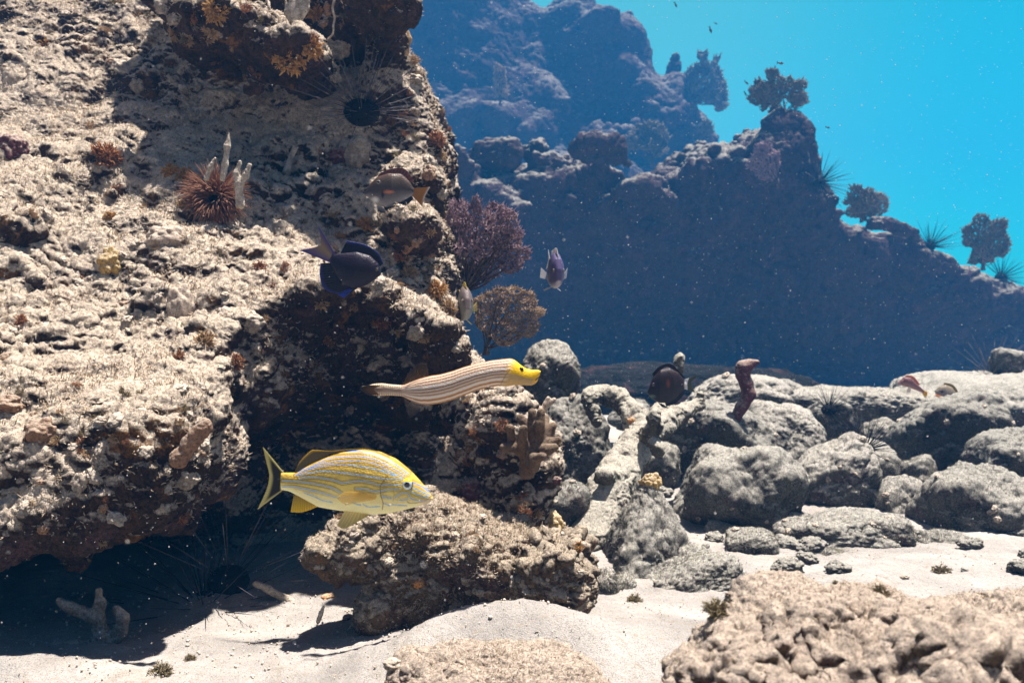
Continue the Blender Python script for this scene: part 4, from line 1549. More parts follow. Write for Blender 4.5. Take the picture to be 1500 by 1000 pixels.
navy, violet, black = lin(46, 36, 66), lin(70, 60, 140), lin(24, 20, 30)
bt = Fish("tang_fish", 0, 0, 1.72, "dark purple tang with blue fin edges and pale yellow tail, over the sunlit slope", rot=(0, math.radians(21), 0), at=P(513, 395, 1.72))
bt.body([(-31, -12), (-22, -17), (0, -28), (20, -30), (36, -23), (44, -12)], [(-31, 0), (-22, 11), (0, 26), (15, 25), (30, 13), (44, -8)],
        [(-31, 2), (-15, 7), (10, 12), (30, 10), (44, 3)], flat_paint([(0, lin(20, 16, 40)), (0.5, lin(26, 17, 34)), (1, lin(34, 22, 44))]), M["fish"])
blue_edge = lambda u, v, px, py: (lin(26, 20, 36) * (1 - np.clip((v - 0.75) * 4, 0, 1))[:, None] + lin(44, 50, 130) * np.clip((v - 0.75) * 4, 0, 1)[:, None]) * (1 + 0.2 * np.sin(u * 110))[:, None]
bt.fin("dorsal_fin", [(-22, -14), (0, -26), (20, -29), (39, -20)], [(-20, -38), (8, -42), (28, -38), (42, -26)], blue_edge, rays=16)
bt.fin("anal_fin", [(-29, 0), (-15, 14), (0, 24), (20, 22)], [(-44, 7), (-38, 25), (-24, 40), (6, 38)], blue_edge, rays=16)
bt.fin("tail_fin", [(-28, -13), (-29, -6), (-28, 1)], [(-67, -44), (-55, -19), (-79, 0)],
       lambda u, v, px, py: lin(150, 128, 84) * np.clip(1 - np.abs(u - 0.5) * 2.2, 0, 1)[:, None] * (v > 0.15)[:, None] + lin(84, 70, 130) * np.clip(np.abs(u - 0.5) * 1.9 + 0.15, 0, 1)[:, None], rays=14)
bt.fin("pelvic_fin", [(8, 26), (14, 26)], [(-4, 40), (6, 42)], lambda u, v, px, py: np.ones((len(u), 1)) * lin(40, 64, 170), rays=3)
for sd in (-1, 1):
    bt.eye(37, -14, 2.4, lin(90, 80, 60), side=sd)

sf = Fish("surgeonfish", 572, 278, 2.30, "grey surgeonfish with orange fin streak and mustard tail beside the upper reef column")
sf.body([(534, 284), (541, 271), (553, 259), (569, 254), (588, 255), (600, 266), (606, 276)], [(534, 286), (539, 289), (553, 301), (567, 304), (583, 299), (600, 289), (606, 285)],
        [(534, 2), (550, 9), (575, 11), (595, 6), (606, 2.5)],
        flat_paint([(0, lin(140, 138, 142)), (0.22, lin(104, 98, 96)), (0.45, lin(70, 60, 53)), (0.8, lin(76, 62, 50)), (1, lin(80, 52, 40))],
                   spots=((562, 287, 3, 6, lin(30, 24, 26)), (571, 283, 8.5, 2.6, lin(206, 124, 84)), (550, 294, 7, 5, lin(206, 206, 210)))), M["fish"])
sf.fin("dorsal_fin", [(553, 259), (569, 254), (588, 255), (601, 267)], [(556, 254), (571, 248), (592, 247), (607, 266)], clear(lin(104, 68, 54), lin(112, 66, 50)))
sf.fin("anal_fin", [(562, 303), (575, 302), (590, 295), (602, 286)], [(566, 311), (580, 308), (596, 300), (606, 291)], clear(lin(30, 26, 32), lin(18, 16, 24)))
sf.fin("tail_fin", [(603, 276), (605, 280), (603, 286)], [(630, 274), (622, 289), (619, 303)], edge_fin(lin(160, 112, 36), lin(214, 208, 196), 0.86))
sf.fin("pelvic_fin", [(552, 301), (560, 303)], [(553, 310), (568, 314)], clear(lin(150, 150, 156), lin(40, 40, 48)), rays=3)
for sd in (-1, 1):
    sf.eye(555.5, 268.5, 3.2, lin(110, 100, 90), side=sd, pupil=0.6)

dm = Fish("damselfish", 978, 564, 2.62, "dark maroon fish with white tail base hovering over the dead branch")
dm.body([(948, 574), (956, 553), (967, 541), (980, 538), (993, 545), (1002, 556), (1005, 560)], [(948, 576), (955, 584), (965, 590), (978, 590), (990, 583), (1001, 571), (1005, 566)],
        [(948, 3), (965, 10), (985, 10), (1005, 2.5)], flat_paint([(0, lin(34, 27, 32)), (0.5, lin(46, 30, 30)), (1, lin(42, 27, 31))],
        spots=((977, 561, 3.5, 7, lin(120, 66, 40)), (1004, 563, 3, 6, lin(225, 225, 225)), (955, 580, 5, 3, lin(86, 104, 96)))), M["fish"])
dm.fin("dorsal_fin", [(957, 552), (968, 541), (981, 538), (1001, 555)], [(955, 547), (967, 536), (983, 533), (1004, 553)], clear(lin(50, 32, 36), lin(30, 22, 28)))
dm.fin("anal_fin", [(974, 590), (985, 586), (1001, 572)], [(976, 595), (990, 590), (1005, 574)], clear(lin(40, 30, 36), lin(24, 20, 26)))
dm.fin("tail_fin", [(1002, 556), (1004, 562), (1002, 569)], [(1024, 548), (1013, 560), (1018, 575)],
       lambda u, v, px, py: np.where((v < 0.3)[:, None], lin(228, 228, 230), lin(96, 96, 70)) * (1 + 0.1 * np.sin(u * 60))[:, None])
dm.fin("pelvic_fin", [(964, 590), (970, 591)], [(970, 596), (980, 598)], clear(lin(30, 36, 44), lin(24, 30, 40)), rays=3)
for sd in (-1, 1):
    dm.eye(956, 563, 2.6, lin(70, 60, 60), side=sd, pupil=0.6)

wr = Fish("wrasse", 1336, 566, 3.9, "small pinkish fish with yellow tail dipping over the straight dark ledge")
wr.body([(1316, 560), (1324, 552), (1334, 553), (1343, 562), (1353, 571)], [(1316, 561), (1322, 565), (1330, 567), (1341, 571), (1353, 576)], [(1316, 2), (1328, 5), (1342, 3), (1353, 1)],
        flat_paint([(0, lin(190, 150, 140)), (0.6, lin(140, 96, 92)), (1, lin(120, 84, 84))]), M["fish"])
wr.fin("tail_fin", [(1351, 570), (1353, 573), (1351, 576)], [(1359, 574), (1358, 579), (1355, 583)], clear(lin(220, 180, 60), lin(230, 190, 40)), rays=4)
wr.fin("dorsal_fin", [(1325, 552), (1335, 554), (1345, 564)], [(1327, 549), (1338, 551), (1348, 563)], clear(lin(190, 120, 100), lin(200, 130, 100)), rays=6)
wr.fin("pectoral_fin", [(1328, 566), (1332, 568)], [(1325, 573), (1330, 575)], clear(lin(190, 180, 170), lin(200, 190, 180)), dy=-5, dy_tip=-7, rays=3)
for sd in (-1, 1):
    wr.eye(1321, 558, 1.8, lin(160, 120, 110), side=sd, pupil=0.6)

pf = Fish("parrotfish", 1388, 578, 3.75, "pale grey fish peeking over the top of the largest right boulder")
pf.body([(1370, 572), (1376, 566), (1384, 563), (1394, 567), (1402, 578), (1412, 590)], [(1370, 574), (1375, 584), (1385, 592), (1395, 597), (1403, 599), (1412, 597)], [(1370, 3), (1382, 8), (1398, 7), (1412, 3)],
        flat_paint([(0, lin(150, 150, 160)), (0.6, lin(150, 140, 130)), (1, lin(130, 116, 90))], spots=((1377, 573, 2.5, 2.5, lin(40, 36, 40)),)), M["fish"])
pf.fin("dorsal_fin", [(1382, 563), (1394, 567), (1403, 579)], [(1384, 560), (1397, 564), (1407, 579)], clear(lin(140, 120, 80), lin(150, 130, 80)), rays=8)
pf.fin("pectoral_fin", [(1376, 579), (1378, 582)], [(1364, 576), (1365, 580)], clear(lin(220, 160, 110), lin(225, 170, 110)), dy=-8, dy_tip=-12, rays=3)
pf.fin("tail_fin", [(1410, 590), (1412, 594), (1410, 598)], [(1420, 592), (1419, 598), (1418, 604)], clear(lin(150, 140, 110), lin(150, 140, 110)), rays=4)
for sd in (-1, 1):
    pf.eye(1375.5, 572, 1.9, lin(120, 110, 110), side=sd, pupil=0.6)

gf = Fish("surgeonfish", 1459, 614, 3.6, "bluish grey round fish behind the right slope of the largest right boulder")
gf.body([(1439, 606), (1446, 600), (1457, 597), (1468, 602), (1475, 612), (1478, 624)], [(1439, 608), (1443, 616), (1452, 626), (1462, 633), (1472, 634), (1478, 630)], [(1439, 2), (1452, 7), (1468, 6), (1478, 2)],
        flat_paint([(0, lin(96, 100, 120)), (0.5, lin(110, 108, 118)), (1, lin(112, 106, 114))]), M["fish"])
gf.fin("dorsal_fin", [(1447, 600), (1457, 597), (1468, 602), (1477, 618)], [(1447, 598), (1459, 593), (1472, 599), (1481, 617)], clear(lin(96, 92, 104), lin(80, 78, 92)), rays=8)
gf.fin("tail_fin", [(1476, 624), (1478, 627), (1476, 631)], [(1487, 625), (1484, 632), (1482, 640)], clear(lin(110, 108, 110), lin(130, 124, 116)), rays=5)
for sd in (-1, 1):
    gf.eye(1443.5, 605, 1.8, lin(60, 58, 66), side=sd, pupil=0.7)


def facing_fish(name, cx, cy, Y, hw, hh, label, stops, yaw, roll, fins, length=2.4, at=None):
    """A fish swimming towards the camera: slim in front view, long in depth."""
    f = Fish(name, 0, 0, Y, label, rot=(0, math.radians(roll), math.radians(yaw)), at=P(cx, cy, Y))
    L = hh * length
    f.body([(-L * 0.5, -hh * 0.16), (-L * 0.3, -hh * 0.5), (0, -hh), (L * 0.25, -hh * 0.85), (L * 0.42, -hh * 0.4), (L * 0.5, hh * 0.12)],
           [(-L * 0.5, hh * 0.16), (-L * 0.3, hh * 0.5), (0, hh), (L * 0.25, hh * 0.9), (L * 0.42, hh * 0.6), (L * 0.5, hh * 0.25)],
           [(-L * 0.5, hw * 0.15), (0, hw), (L * 0.3, hw), (L * 0.5, hw * 0.35)], flat_paint(stops), M["fish"])
    f.fin("dorsal_fin", [(-L * 0.35, -hh * 0.45), (0, -hh * 0.97), (L * 0.25, -hh * 0.85)], [(-L * 0.42, -hh * 0.75), (-L * 0.05, -hh * 1.25), (L * 0.22, -hh * 1.0)], fins, rays=10)
    f.fin("tail_fin", [(-L * 0.48, -hh * 0.18), (-L * 0.5, 0), (-L * 0.48, hh * 0.18)], [(-L * 0.75, -hh * 0.6), (-L * 0.65, 0), (-L * 0.75, hh * 0.6)], fins, rays=8)
    for sd in (-1, 1):
        f.eye(L * 0.36, -hh * 0.25, hh * 0.12, lin(120, 110, 100), side=sd, pupil=0.6)
        f.fin("pectoral_fin", [(L * 0.2, hh * 0.2), (L * 0.2, hh * 0.45)], [(-L * 0.02, -hh * 0.1), (-L * 0.02, hh * 0.5)], fins, dy=sd * hw * 0.95, dy_tip=sd * hw * 1.9, rays=5, mat="fin_clear")
        f.fin("pelvic_fin", [(L * 0.12, hh * 0.93), (L * 0.04, hh * 0.97)], [(L * 0.05, hh * 1.25), (-L * 0.05, hh * 1.25)], fins, dy=sd * hw * 0.3, dy_tip=sd * hw * 1.2, rays=3)
    return f


facing_fish("chromis", 812, 395, 2.75, 10.5, 26, "small lilac grey fish facing the camera against the dark blue wall", [(0, lin(176, 168, 180)), (0.25, lin(100, 92, 122)), (1, lin(92, 80, 120))], -78, 24, clear(lin(190, 185, 190), lin(210, 205, 205)))
facing_fish("hogfish", 680, 444, 2.42, 10, 25, "pale fish with yellow side fin behind the reef crest, left of the lower fan", [(0, lin(150, 148, 142)), (0.7, lin(120, 117, 114)), (1, lin(112, 96, 92))], -76, 10, clear(lin(190, 170, 80), lin(200, 180, 80)))

for k, (px, py, L, an, lab) in enumerate(((1041, 45, 11, 70, "tiny dark fish high up beside the far tower, pointing steeply down"), (990, 8, 9, 60, "tiny dark fish at the very top edge beside the far tower"),
                                       (1049, 35, 6, 20, "tiniest dark speck of a fish just above the steep diving one"), (1094, 122, 9, 35, "tiny slender fish left of the fan on the pinnacle, the upper of two"),
                                       (1092, 138, 8, 60, "tiny slender fish left of the fan on the pinnacle, the lower of two"), (1144, 93, 12, 2, "tiny level dark fish just above the fan on the pinnacle"), (1213, 187, 8, 5, "tiny pale fish in open blue water right of the pinnacle"))):
    f = Fish("small_fish", 0, 0, 6.5, lab, group="tiny fish in the open water", rot=(0, math.radians(an), 0.3), at=P(px, py, 6.5))
    f.body([(-L * 0.4, -L * 0.05), (0, -L * 0.2), (L * 0.4, -L * 0.03)], [(-L * 0.4, L * 0.05), (0, L * 0.18), (L * 0.4, L * 0.03)], [(-L * 0.4, 0.3), (0, L * 0.1), (L * 0.4, 0.3)], flat_paint([(0, lin(90, 90, 90)), (1, lin(40, 40, 50))]), M["fish"], n=40, m=16)
    f.fin("tail_fin", [(-L * 0.38, -L * 0.05), (-L * 0.4, 0), (-L * 0.38, L * 0.05)], [(-L * 0.62, -L * 0.2), (-L * 0.52, 0), (-L * 0.62, L * 0.2)], clear(black, black), rays=3, nu=10, nv=4)


# ---------------------------------------------------------------- sea fans and other gorgonians
def blob(cx, cy, rx, ry, seed, n=36, jag=0.14):
    rng = np.random.RandomState(seed)
    a = np.linspace(0, 2 * math.pi, n, endpoint=False)
    r = 1 + jag * perlin(np.stack([np.cos(a) * 2.2, np.sin(a) * 2.2, 0 * a + seed], 1), seed) * 2 + rng.uniform(-0.06, 0.06, n)
    return [(cx + rx * r[k] * math.cos(a[k]), cy + ry * r[k] * math.sin(a[k])) for k in range(n)]


fan([blob(655, 345, 26, 42, 1), blob(690, 335, 34, 44, 2), blob(735, 338, 30, 30, 3), blob(745, 365, 27, 34, 4), blob(690, 380, 46, 36, 5), blob(672, 318, 20, 28, 6), blob(728, 312, 18, 20, 7)],
    (680, 428), 2.75, M["fan_purple"], "large bushy brown and purple sea fan behind the reef crest, the upper one", spacing=3.3, r=0.8, seed=3)
fan([blob(742, 462, 50, 42, 11, jag=0.08)], (712, 512), 2.65, M["fan_brown"], "round brown sea fan right above the trumpetfish, the lower one", spacing=2.8, r=0.7, seed=5)
fan([blob(1140, 136, 38, 27, 21, jag=0.2), blob(1170, 150, 13, 14, 22), blob(1120, 132, 18, 18, 23), blob(1148, 157, 16, 12, 24)], (1150, 168), YW - 0.05, M["fan_grey"], "small dark bushy fan growing on top of the rock pinnacle", spacing=2.7, r=1.3, seed=7, stem_r=2.5)
fan([blob(1032, 118, 26, 38, 31, jag=0.2), blob(1052, 138, 20, 20, 32), blob(1018, 125, 14, 24, 33)], (1012, 148), 24.6, M["fan_grey"], "big hazy fan silhouetted on the right edge of the far tower", spacing=2.6, r=1.4, seed=9, stem_r=2.5, thick=0.35)
fan([blob(1258, 294, 22, 20, 41, jag=0.22), blob(1274, 298, 16, 18, 42, jag=0.2), blob(1262, 310, 16, 12, 43)], (1262, 318), YW - 0.1, M["fan_grey"], "bushy dark gorgonian on the descending wall crest, left of the urchins", spacing=2.6, r=1.2, seed=11, stem_r=2)
fan([blob(1289, 300, 12, 17, 46, jag=0.1)], (1279, 320), YW - 0.08, M["fan_brown"], "wispy pale gorgonian leaning right beside the bushy dark one", spacing=2.2, r=0.8, seed=12, stem_r=1.5)
fan([blob(1446, 350, 33, 34, 51, jag=0.16), blob(1441, 374, 18, 18, 52, jag=0.2)], (1440, 388), YW, M["fan_grey"], "rounded grey sea fan near the right end of the wall crest", spacing=2.4, r=1.2, seed=13, stem_r=2.5)
fan([blob(733, 118, 11, 24, 61)], (733, 146), 22.6, M["fan_brown"], "narrow brown fan on the hazy tower's lower ledge", spacing=2.4, r=1.1, seed=15, stem_r=2, thick=0.3)
fan([blob(950, 203, 33, 26, 65)], (955, 236), 20, M["fan_grey"], "broad dim fan in the gap between the wall crest and the far tower", spacing=2.6, r=1.3, seed=17, stem_r=2, thick=0.3)
fan([blob(1122, 240, 24, 26, 71)], (1140, 268), YW - 1.0, M["fan_purple"], "flat reddish fan clinging to the shaded left side of the pinnacle", spacing=2.7, r=0.9, seed=19, stem_r=2)
fan([blob(1034, 186, 11, 12, 75)], (1026, 202), 22.8, M["fan_grey"], "tiny hazy fan at the foot of the far tower, over the wall crest", spacing=2.4, r=1.2, seed=21, stem_r=1.5)

# ---------------------------------------------------------------- encrusted dead branch and other branching growth
fingers("dead_branch", [
    [(862, 790, 30, -0.25), (893, 722, 31, -0.12), (918, 678, 28, 0.0), (938, 640, 24, 0.08)],
    [(938, 640, 20, 0.08), (930, 606, 17, 0.14), (908, 586, 16, 0.2), (880, 577, 14, 0.22), (866, 584, 13, 0.2), (870, 604, 10, 0.18), (876, 616, 5, 0.16)],
    [(938, 645, 20, 0.08), (968, 625, 17, 0.16), (1000, 603, 13, 0.25), (1022, 592, 8, 0.3), (1030, 574, 4.5, 0.3)],
    [(946, 634, 14, 0.1), (962, 606, 12, 0.25), (984, 582, 11, 0.4), (990, 555, 9, 0.42), (994, 524, 6, 0.42)],
    [(946, 640, 11, 0.02), (958, 625, 9, -0.03), (961, 610, 8, -0.05)],
    [(950, 640, 8, -0.02), (962, 655, 7, -0.05), (963, 664, 6, -0.05)],
    [(900, 700, 12, -0.1), (884, 694, 8, -0.2), (876, 700, 5, -0.2)]],
    M["branch"], "thick dead branch crusted with pale growth, forked, leaning between slab and boulders", "dead branch", 2.60, h=0.007, k=0.010, turf=0.8, rough=0.008, feature=0.4)
fingers("finger_sponge", [[(1078, 612, 7), (1086, 596, 8), (1097, 578, 9), (1093, 562, 9), (1088, 549, 9), (1089, 538, 10), (1098, 534, 6.5), (1108, 531, 4)]],
        M["sponge_red"], "crooked maroon finger sponge standing up among the boulders", "sponge", 3.05, h=0.006, k=0.01, turf=0.7)
fingers("finger_coral", [
    [(772, 690, 12), (778, 665, 13), (792, 640, 12)], [(772, 670, 8), (758, 655, 7), (738, 655, 6.5, -0.03)],
    [(765, 660, 8), (750, 645, 7), (747, 627, 6, -0.03)], [(770, 660, 8), (765, 645, 7, -0.03), (767, 628, 6, -0.04)], [(782, 650, 8), (776, 630, 7), (762, 612, 6)],
    [(785, 650, 8), (782, 625, 7), (780, 604, 6)], [(790, 645, 8), (790, 622, 7, -0.02), (793, 604, 6, -0.02)], [(793, 645, 8), (796, 628, 7), (799, 612, 6, 0.02)],
    [(795, 648, 8), (803, 636, 7), (810, 624, 6)], [(795, 655, 8), (806, 649, 7, -0.02), (817, 644, 6, -0.02)], [(790, 660, 8), (802, 658, 7.5, -0.05), (812, 655, 6, -0.05)],
    [(778, 665, 8), (784, 672, 7, -0.05), (795, 668, 6, -0.07)], [(775, 680, 9), (782, 684, 7, -0.04), (785, 679, 6, -0.05)]],
    M["finger_coral"], "tan finger coral with blunt upright knobs on the buttress right of the trumpetfish", "coral", 1.83, h=0.004, k=0.006, turf=0.3)
fingers("finger_coral", [[(797, 600, 5), (800, 592, 4.5), (803, 584, 4)], [(800, 593, 4), (808, 589, 3.6), (812, 585, 3.4)], [(795, 603, 6), (786, 597, 4), (784, 590, 3.5)]],
        M["sponge_pale"], "tiny pale forked coral sprig above the tan finger coral", "coral", 1.98, h=0.003, k=0.004, turf=0.1)
fingers("dead_coral", [[(140, 952, 11), (148, 930, 10), (142, 905, 8), (120, 896, 7), (104, 889, 6.5), (88, 880, 6)], [(140, 905, 7), (146, 885, 6), (145, 864, 4.5)],
                       [(140, 948, 10), (160, 944, 9), (176, 926, 8), (180, 906, 7), (171, 892, 5.5)], [(148, 952, 12), (110, 950, 9), (80, 946, 6)]],
        M["sponge_grey"], "pale antler shaped dead coral standing in the dark at the cavern mouth", "dead coral", 1.68, h=0.005, k=0.012, turf=0.5)
fingers("dead_stick", [[(374, 854, 5), (392, 862, 5), (420, 878, 5.5), (448, 894, 6), (470, 904, 5)]], M["dead_stick"], "dim stick leaning in the cavern left of the brown slab", "stick", 1.95, h=0.004, k=0.008, turf=0.5)
fingers("dead_twig", [[(466, 910, 3), (470, 898, 2.6), (474, 888, 2)]], M["dead_stick"], "short brown twig poking out of the sand left of the slab", "twig", 1.62, h=0.0025, k=0.004, turf=0.2)


def on(px, py, lift=0.0):
    loc, nor, Y = hit(px, py)
    return Y - lift


Yc = on(318, 330)
for nm, lines, lab in (
        ("dead_sea_rod", [[(326, 262, 4), (330, 240, 4), (333, 215, 3.6), (335, 196, 2)]], "tallest grey spike sticking up behind the reddish feathery crown"),
        ("dead_sea_rod", [[(302, 262, 4), (308, 246, 3.2), (315, 232, 1.6)]], "short brown spike left of the tallest grey spike"),
        ("dead_sea_rod", [[(352, 300, 6), (349, 270, 5), (346, 255, 4), (352, 237, 2)], [(350, 272, 5), (360, 258, 4), (366, 242, 2.6)]], "broken forked brown stalk right of the reddish feathery crown")):
    fingers(nm, lines, M["dead_stick"], lab, "dead gorgonian", Yc - 0.02, h=0.0032, k=0.006, turf=0.35, group="dead gorgonian stalks on the slope", feature=0.3)
fingers("dead_sea_rod", [[(420, 252, 6), (423, 240, 4.5), (426, 228, 2.5), (431, 214, 2)], [(424, 238, 3), (430, 226, 2.2), (436, 216, 1.6)]], M["dead_stick"], "small two pronged stump on the pale slope above the dark purple tang", "dead gorgonian", on(420, 250) - 0.02, h=0.003, k=0.004, turf=0.35, group="dead gorgonian stalks on the slope", feature=0.3)
fingers("finger_sponge", [[(262, 672, 12), (276, 652, 10), (292, 634, 9.5), (300, 626, 10)]], M["sponge_brown"], "stubby brown finger sponge pointing up right from the lower reef lump", "sponge", on(262, 668) - 0.03, h=0.004, k=0.008, turf=0.8)
fingers("sea_whip", [[(594, 78, 4), (590, 50, 2.6), (587, 20, 2.3), (586, -20, 2)], [(594, 76, 5), (599, 58, 4), (598, 46, 2.5)]], M["algae_tan"], "thin upright sea whip on the reef column's top right edge", "sea whip", on(594, 90) - 0.02, h=0.005, k=0.008, turf=0.2)
mb = MB()
ln = smooth_line([P(390, -10, 2.36), P(393, 14, 2.34), P(391, 34, 2.35), P(397, 52, 2.34), P(391, 62, 2.36), P(374, 72, 2.40)], 40)
ln += np.stack([perlin(ln * 40, k) * 0.006 for k in range(3)], 1)
tube(mb, ln, np.linspace(0.0045, 0.0028, 40), 6)
tag(mb.build("hanging_root", M["sponge_pale"]), "pale string hanging in front of the dark trunk at the top", "root", "pale strings hanging at the top")
mb = MB()
ln = smooth_line([P(492, -10, 2.30), P(488, 14, 2.30), P(490, 30, 2.31), P(488, 46, 2.31), P(480, 62, 2.33)], 40)
ln += np.stack([perlin(ln * 40, k + 4) * 0.005 for k in range(3)], 1)
tube(mb, ln, np.linspace(0.004, 0.0022, 40), 6)
tag(mb.build("hanging_root", M["sponge_pale"]), "thin pale string at the top, right of the brown stalks", "root", "pale strings hanging at the top")
fingers("sea_rod", [[(432, 44, 7), (428, 20, 6), (430, -14, 5)], [(432, 40, 6), (440, 15, 5), (442, -14, 5)], [(434, 36, 6), (449, 12, 4.5), (452, -14, 4)], [(430, 40, 5), (420, 18, 3), (419, 0, 2)]],
        M["dead_stick"], "bundle of ragged brown stalks growing up out of the picture's top", "gorgonian", 2.34, h=0.006, k=0.006, turf=0.5)

# reddish feathery crown on the slope
loc, nor, Y = hit(318, 300)
root = empty("feather_crown", loc, "reddish brown feathery crown with dark mouth on the sunlit slope", "tube worm")
rng = np.random.RandomState(4)
ax = np.array([0.05, -0.9, 0.35]); ax /= np.linalg.norm(ax)
u, v, w = frame(ax)
R = S(52, Y)
mb = MB()
for k in range(620):
    a, q = rng.uniform(0, 6.283), rng.uniform(0.25, 1)
    d = (u * math.cos(a) + v * math.sin(a)) * q + w * (1.15 - q)
    d /= np.linalg.norm(d)
    L = R * rng.uniform(0.75, 1.05) * (0.75 + 0.35 * q)
    p = (u * math.cos(a) + v * math.sin(a)) * R * 0.13 + w * R * 0.25
    pts = [p]
    for m in range(5):
        d = d + np.array([0, 0, -0.16]) + rng.normal(scale=0.07, size=3)
        d /= np.linalg.norm(d)
        pts.append(pts[-1] + d * L / 5)
    tube(mb, pts, np.array([1.1, 1.2, 1.2, 1.1, 0.8, 0.3]) * 0.0014, 4)
mb.build("plumes", M["crinoid"], root)
D, F = ico(4)
obj("mouth", D * np.array([0.16, 0.10, 0.20]) * R + w * R * 0.22, F, M["black"], root)
obj("tube", D * np.array([0.2, 0.25, 0.2]) * R - w * R * 0.02, F, M["sponge_brown"], root)

# ---------------------------------------------------------------- knobs, sponges and algae on the reef
lump(165, 392, 19, M["coral_yellow"], "mustard yellow knobby lump on the middle of the left slope", "coral", "coral_lump", 3, 1.2)
lump(190, 358, 15, M["sponge_grey"], "small pale knob just above the mustard lump", "sponge", seed=4)
lump(240, 352, 26, M["sponge_pale"], "pair sized pale rounded mound below left of the reddish feathery crown", "sponge", seed=5, knob=0.5)
lump(258, 455, 20, M["sponge_pale"], "smooth dusty tongue shaped sponge in the hollow of the slope", "sponge", seed=6, flat=2.0, knob=0.3)
lump(363, 478, 20, M["sponge_grey"], "knobby grey lump at the edge of the cavern's roof", "sponge", seed=7)
lump(365, 146, 15, M["sponge_grey"], "cluster of pale nodules hanging on the shaded upper rock", "sponge", seed=8, knob=2.0, sink=0.0)
lump(521, 226, 22, M["sponge_grey"], "ball shaped greenish grey sponge below the urchin recess", "sponge", seed=9, flat=1.25, knob=0.4, sink=0.0)
lump(500, 228, 15, M["sponge_red"], "dark reddish lump touching the ball shaped sponge", "sponge", seed=10, knob=1.6, sink=0.1)
lump(494, 72, 17, M["sponge_grey"], "sunlit knob at the tip of the overhanging upper bulge", "sponge", seed=11, knob=1.6, sink=0.0)
lump(506, 122, 14, M["sponge_grey"], "knobby nodule under the tip of the upper bulge", "sponge", seed=12, knob=1.8, sink=0.0)
lump(627, 254, 9, M["sponge_brown"], "orange brown lump low on the reef column, above the surgeonfish tail", "sponge", seed=13, flat=1.2)
lump(15, 214, 20, M["sponge_red"], "dark maroon lump cut by the left edge", "sponge", seed=14, flat=1.1)
lump(60, 628, 22, M["sponge_brown"], "brown rounded knob on the lower left lump of the reef", "sponge", seed=15, flat=0.9)
lump(12, 590, 20, M["sponge_brown"], "brown rounded knob at the left edge on the lower reef lump", "sponge", seed=16)
lump(268, 705, 18, M["sponge_grey"], "pale knob under the stubby finger sponge", "sponge", seed=17, knob=1.5)
lump(693, 716, 17, M["sponge_red"], "maroon pitted sponge on top of the brown slab", "sponge", seed=18, flat=0.9, sink=0.0)
lump(613, 853, 9, M["sponge_orange"], "small orange sponge on the slab's front face", "sponge", seed=19, sink=0.1)
lump(804, 768, 19, M["coral_yellow"], "mustard ridged coral on the right shoulder of the slab", "coral", "coral_lump", 20, 1.0, 1.6, 0.0)
lump(480, 872, 10, M["sponge_orange"], "rusty patch sponge on the slab's left underside", "sponge", seed=21, flat=0.5)
lump(812, 702, 9, M["sponge_red"], "small red brown flake under the tan finger coral", "sponge", seed=22, flat=0.6, sink=0.0)
lump(925, 616, 6, M["sponge_orange"], "tiny orange dab on the dead branch's fork", "sponge", seed=23, sink=0.1)
lump(955, 705, 14, M["coral_yellow"], "small straw coloured clump under the dead branch's fork", "coral", "coral_lump", 24, 0.9)

TUFTS = [(425, 88, 30, "algae_orange", "bright orange bushy algae on the upper bulge"), (455, 70, 22, "algae_orange", "orange algae fringe along the top of the upper bulge"),
         (316, 18, 22, "algae_orange", "orange algae at the top, left of the dark trunk"), (310, 45, 16, "algae_tan", "tan algae under the top orange clump, left of the trunk"),
         (462, 20, 20, "algae_orange", "orange algae between the ragged stalks and the thin string at top"), (250, 252, 16, "algae_orange", "left part of the golden algae left of the feathery crown"),
         (274, 262, 20, "algae_orange", "golden curly algae touching the feathery crown's left side"), (155, 230, 27, "algae_rust", "round rusty brown algae ball on the pale upper slope"),
         (66, 66, 14, "algae_orange", "small orange algae at far upper left"), (160, 318, 12, "algae_orange", "small orange algae on the slope left of the pale mound"),
         (535, 330, 16, "algae_orange", "orange algae strip on the ridge below the surgeonfish"), (497, 348, 11, "algae_orange", "small orange algae right of the tang's raised tail"),
         (300, 500, 20, "algae_tan", "tan shaggy algae on the cavern's roof edge"), (345, 530, 16, "algae_rust", "rust coloured algae hanging at the cavern's roof edge"),
         (262, 522, 12, "algae_rust", "small rusty algae left of the cavern roof"), (380, 392, 13, "algae_rust", "rusty algae below the tang's tail"),
         (640, 425, 18, "algae_orange", "golden algae on the crest left of the hidden pale fish"), (655, 455, 20, "algae_tan", "shaggy tan algae on the crest below the hidden pale fish"),
         (560, 470, 18, "algae_rust", "rust algae on the shaded face below the tang"), (620, 490, 16, "algae_tan", "tan algae drooping on the dark face above the trumpetfish"),
         (600, 400, 15, "algae_tan", "tan algae on the sunlit ridge right of the tang"), (640, 205, 17, "algae_rust", "feathery rust coloured sprig on the reef column's right edge"),
         (645, 228, 13, "algae_tan", "tan feathery sprig just under the rust coloured sprig"), (606, 92, 14, "algae_tan", "tan tuft on the reef column's shoulder under the sea whip"),
         (470, 445, 14, "algae_tan", "tan tuft under the tang's belly"), (30, 470, 12, "algae_rust", "rusty tuft near the left edge, mid height"), (40, 840, 0, "", ""),
         (848, 800, 10, "algae_orange", "golden tuft on the slab's right end"), (270, 300, 13, "algae_tan", "pale frilly tuft below the golden curly algae")]
for k, (px, py, sz, mt, lab) in enumerate(TUFTS):
    if sz:
        tuft(px, py, sz, M[mt], lab, n=70 if sz < 16 else 130, seed=k, group="algae clumps on the reef", width=0.075)

